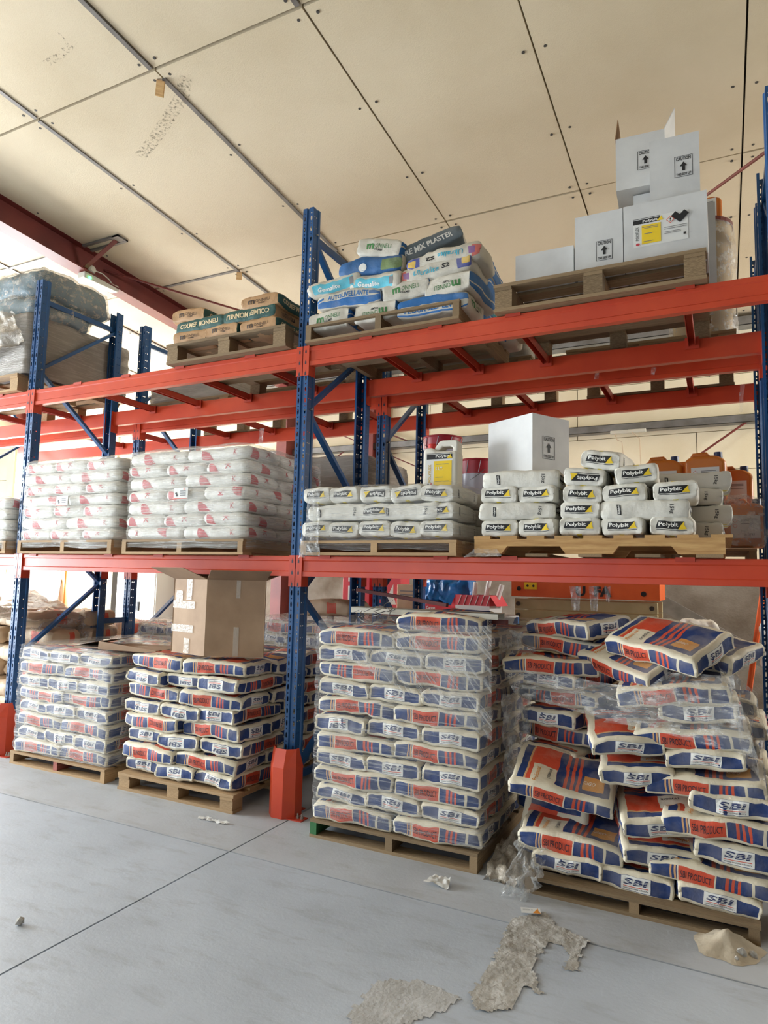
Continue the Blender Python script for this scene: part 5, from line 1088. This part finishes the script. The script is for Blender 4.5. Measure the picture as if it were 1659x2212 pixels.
crust('mortar_crust', 'dried mortar strip on the floor in front of the heap', [(1.62, -.60), (1.74, -.47), (1.80, -.56), (1.90, -.60), (1.97, -.64), (1.95, -.72), (1.96, -.89), (1.90, -.91), (1.89, -.76), (1.81, -.72), (1.80, -.95), (1.88, -1.10), (1.80, -1.10), (1.80, -1.24), (1.68, -1.31), (1.63, -1.22), (1.64, -1.0), (1.62, -.8)], .0055, 3)
crust('mortar_smear', 'dried mortar smear at the bottom edge of the picture', [(1.30, -1.30), (1.45, -1.22), (1.62, -1.25), (1.60, -1.36), (1.50, -1.5), (1.42, -1.6), (1.30, -1.55)], .0015, 8, 'mortar_thin')
def heap(name, label, x, y, r, h, seed, mt, cat):
    vs = [(x, y, h)]; fs = []; n = 26; R_ = 7
    for j in range(1, R_+1):
        for i in range(n):
            a = 2*PI*i/n; rr = r*j/R_*(1+.25*noise.noise(Vector((math.cos(a)*2, math.sin(a)*2, seed)))); z = h*(1-(j/R_))**1.3+(.22*h*noise.noise(Vector((rr*math.cos(a)*22, rr*math.sin(a)*22, seed))) if j < R_ else 0)
            vs.append((x+rr*math.cos(a), y+rr*math.sin(a), max(.001, z)))
    fs += [(0, 1+i, 1+(i+1) % n) for i in range(n)]
    for j in range(R_-1): fs += [(1+j*n+i, 1+(j+1)*n+i, 1+(j+1)*n+(i+1) % n, 1+j*n+(i+1) % n) for i in range(n)]
    return tag(MB().add(vs, fs).build(name, mt, smooth=True), label, cat)
heap('powder_heap', 'small heap of spilled dry mortar at the pallet corner, right', 2.47, -.40, .13, .075, 2, 'spill', 'powder heap')
for k, (x, y, s_) in enumerate(((2.52, -.46, .022), (2.56, -.44, .016), (2.50, -.50, .012), (-.186, -1.679, .018))):
    bm = bmesh.new(); bmesh.ops.create_icosphere(bm, subdivisions=1, radius=s_)
    for v in bm.verts: v.co *= 1+.4*noise.noise(v.co*60+Vector((k*3, 0, 0)))
    me = bpy.data.meshes.new('stone'); bm.to_mesh(me); bm.free(); me.materials.append(MATS['mortar'])
    tag(link('mortar_lump', me, None, (x, y, s_*.8)), ('largest mortar lump beside the powder heap', 'mid-sized mortar lump right of the powder heap', 'smallest mortar lump in front of the powder heap', 'lone lump on the open floor at left')[k], 'lump', 'mortar lumps')
t = tag(empty('business_card', (1.68, -.52, .012), (0, 0, .35)), 'white and gold business card lying on the floor', 'card'); MB().box(-.043, .043, -.025, .025, 0, .0006).build('card', 'plain_label', t)
flat(t, [('tri', .024, 0, .035, .048, 'ink_amber', 0), ('line', -.02, .008, .03, .002, 'ink_gray', 0), ('line', -.02, 0, .03, .002, 'ink_gray', 0), ('rect', .005, .003, .006, .006, 'ink_black', 0)], ['ink_amber', 'ink_gray', 'ink_black'], ((0, 0, .0006), (1, 0, 0), (0, 1, 0)), 1, 'card_print', .0004)
o = sheet('crumpled white paper scrap on the floor', (1.15, -.50, .012), (1.27, -.49, .012), (1.25, -.42, .03), (1.17, -.42, .02), 'plain_label', 10, 8, .02, 31, 4, (0, 0, 1), 'paper_scrap', group='paper scraps on the floor'); o['category'] = 'paper'
for k in range(3):
    o = sheet('thin shred of white paper near the guard, %s' % ('left', 'middle', 'right')[k], (-.40+.07*k, -.37, .006), (-.33+.07*k, -.35, .006), (-.32+.07*k, -.33, .012), (-.41+.07*k, -.345, .01), 'plain_label', 8, 4, .012, 33+k, 5, (0, 0, 1), 'paper_scrap', group='paper scraps on the floor'); o['category'] = 'paper'
sheet('crumpled clear film lying on the floor beside the heap', (1.50, -.42, .01), (1.66, -.40, .01), (1.70, -.24, .24), (1.56, -.20, .20), 'film_haze', 22, 22, .09, 41, 6, (-.3, -1, .3))
sheet('dusty film crumpled on the floor between stack and heap', (1.38, -.30, .01), (1.62, -.30, .01), (1.62, -.02, .16), (1.38, .0, .10), 'film_tan', 20, 18, .05, 43, 6, (0, 0, 1))

# small things on the wall girt and torn ribbons on the rear beams
for k, px in enumerate((1338, 1376)):
    p = aty(px, 934-(3 if k else 0), 4.60); t = tag(empty('batten_lamp', tuple(p)), 'small white lamp on the wall girt, %s one' % ('left', 'right')[k], 'lamp', 'small lamps on the wall girt')
    o = MB().box(-.10, .10, -.03, .03, -.02, .02).build('housing', 'lamp_case', t); bevel(o, .006, 2)
    MB().tube([(-.05, -.03, -.02), (-.02+.05*k, -.035, -.10), (.03, -.03, -.12), (.06-.02*k, -.03, -.45)], .004, 5).build('cable', 'tan_box', t)
for k, (px, py, y, h_) in enumerate(((1290, 800, 1.16, 18), (1411, 795, 1.16, 16), (1602, 830, 1.16, 60), (565, 925, 1.16, 40))):
    sheet('torn ribbon of film on the rear beams, %s' % ('third from left', 'second from right', 'rightmost', 'left of the centre upright')[k] if k != 0 else 'torn ribbon of film on the rear beams above the white carton', aty(px-5, py, y), aty(px+6, py, y), aty(px+2, py+h_, y), aty(px-6, py+h_, y), 'film_haze', 4, 10, .02, 71+k, 4, name='film_ribbon')
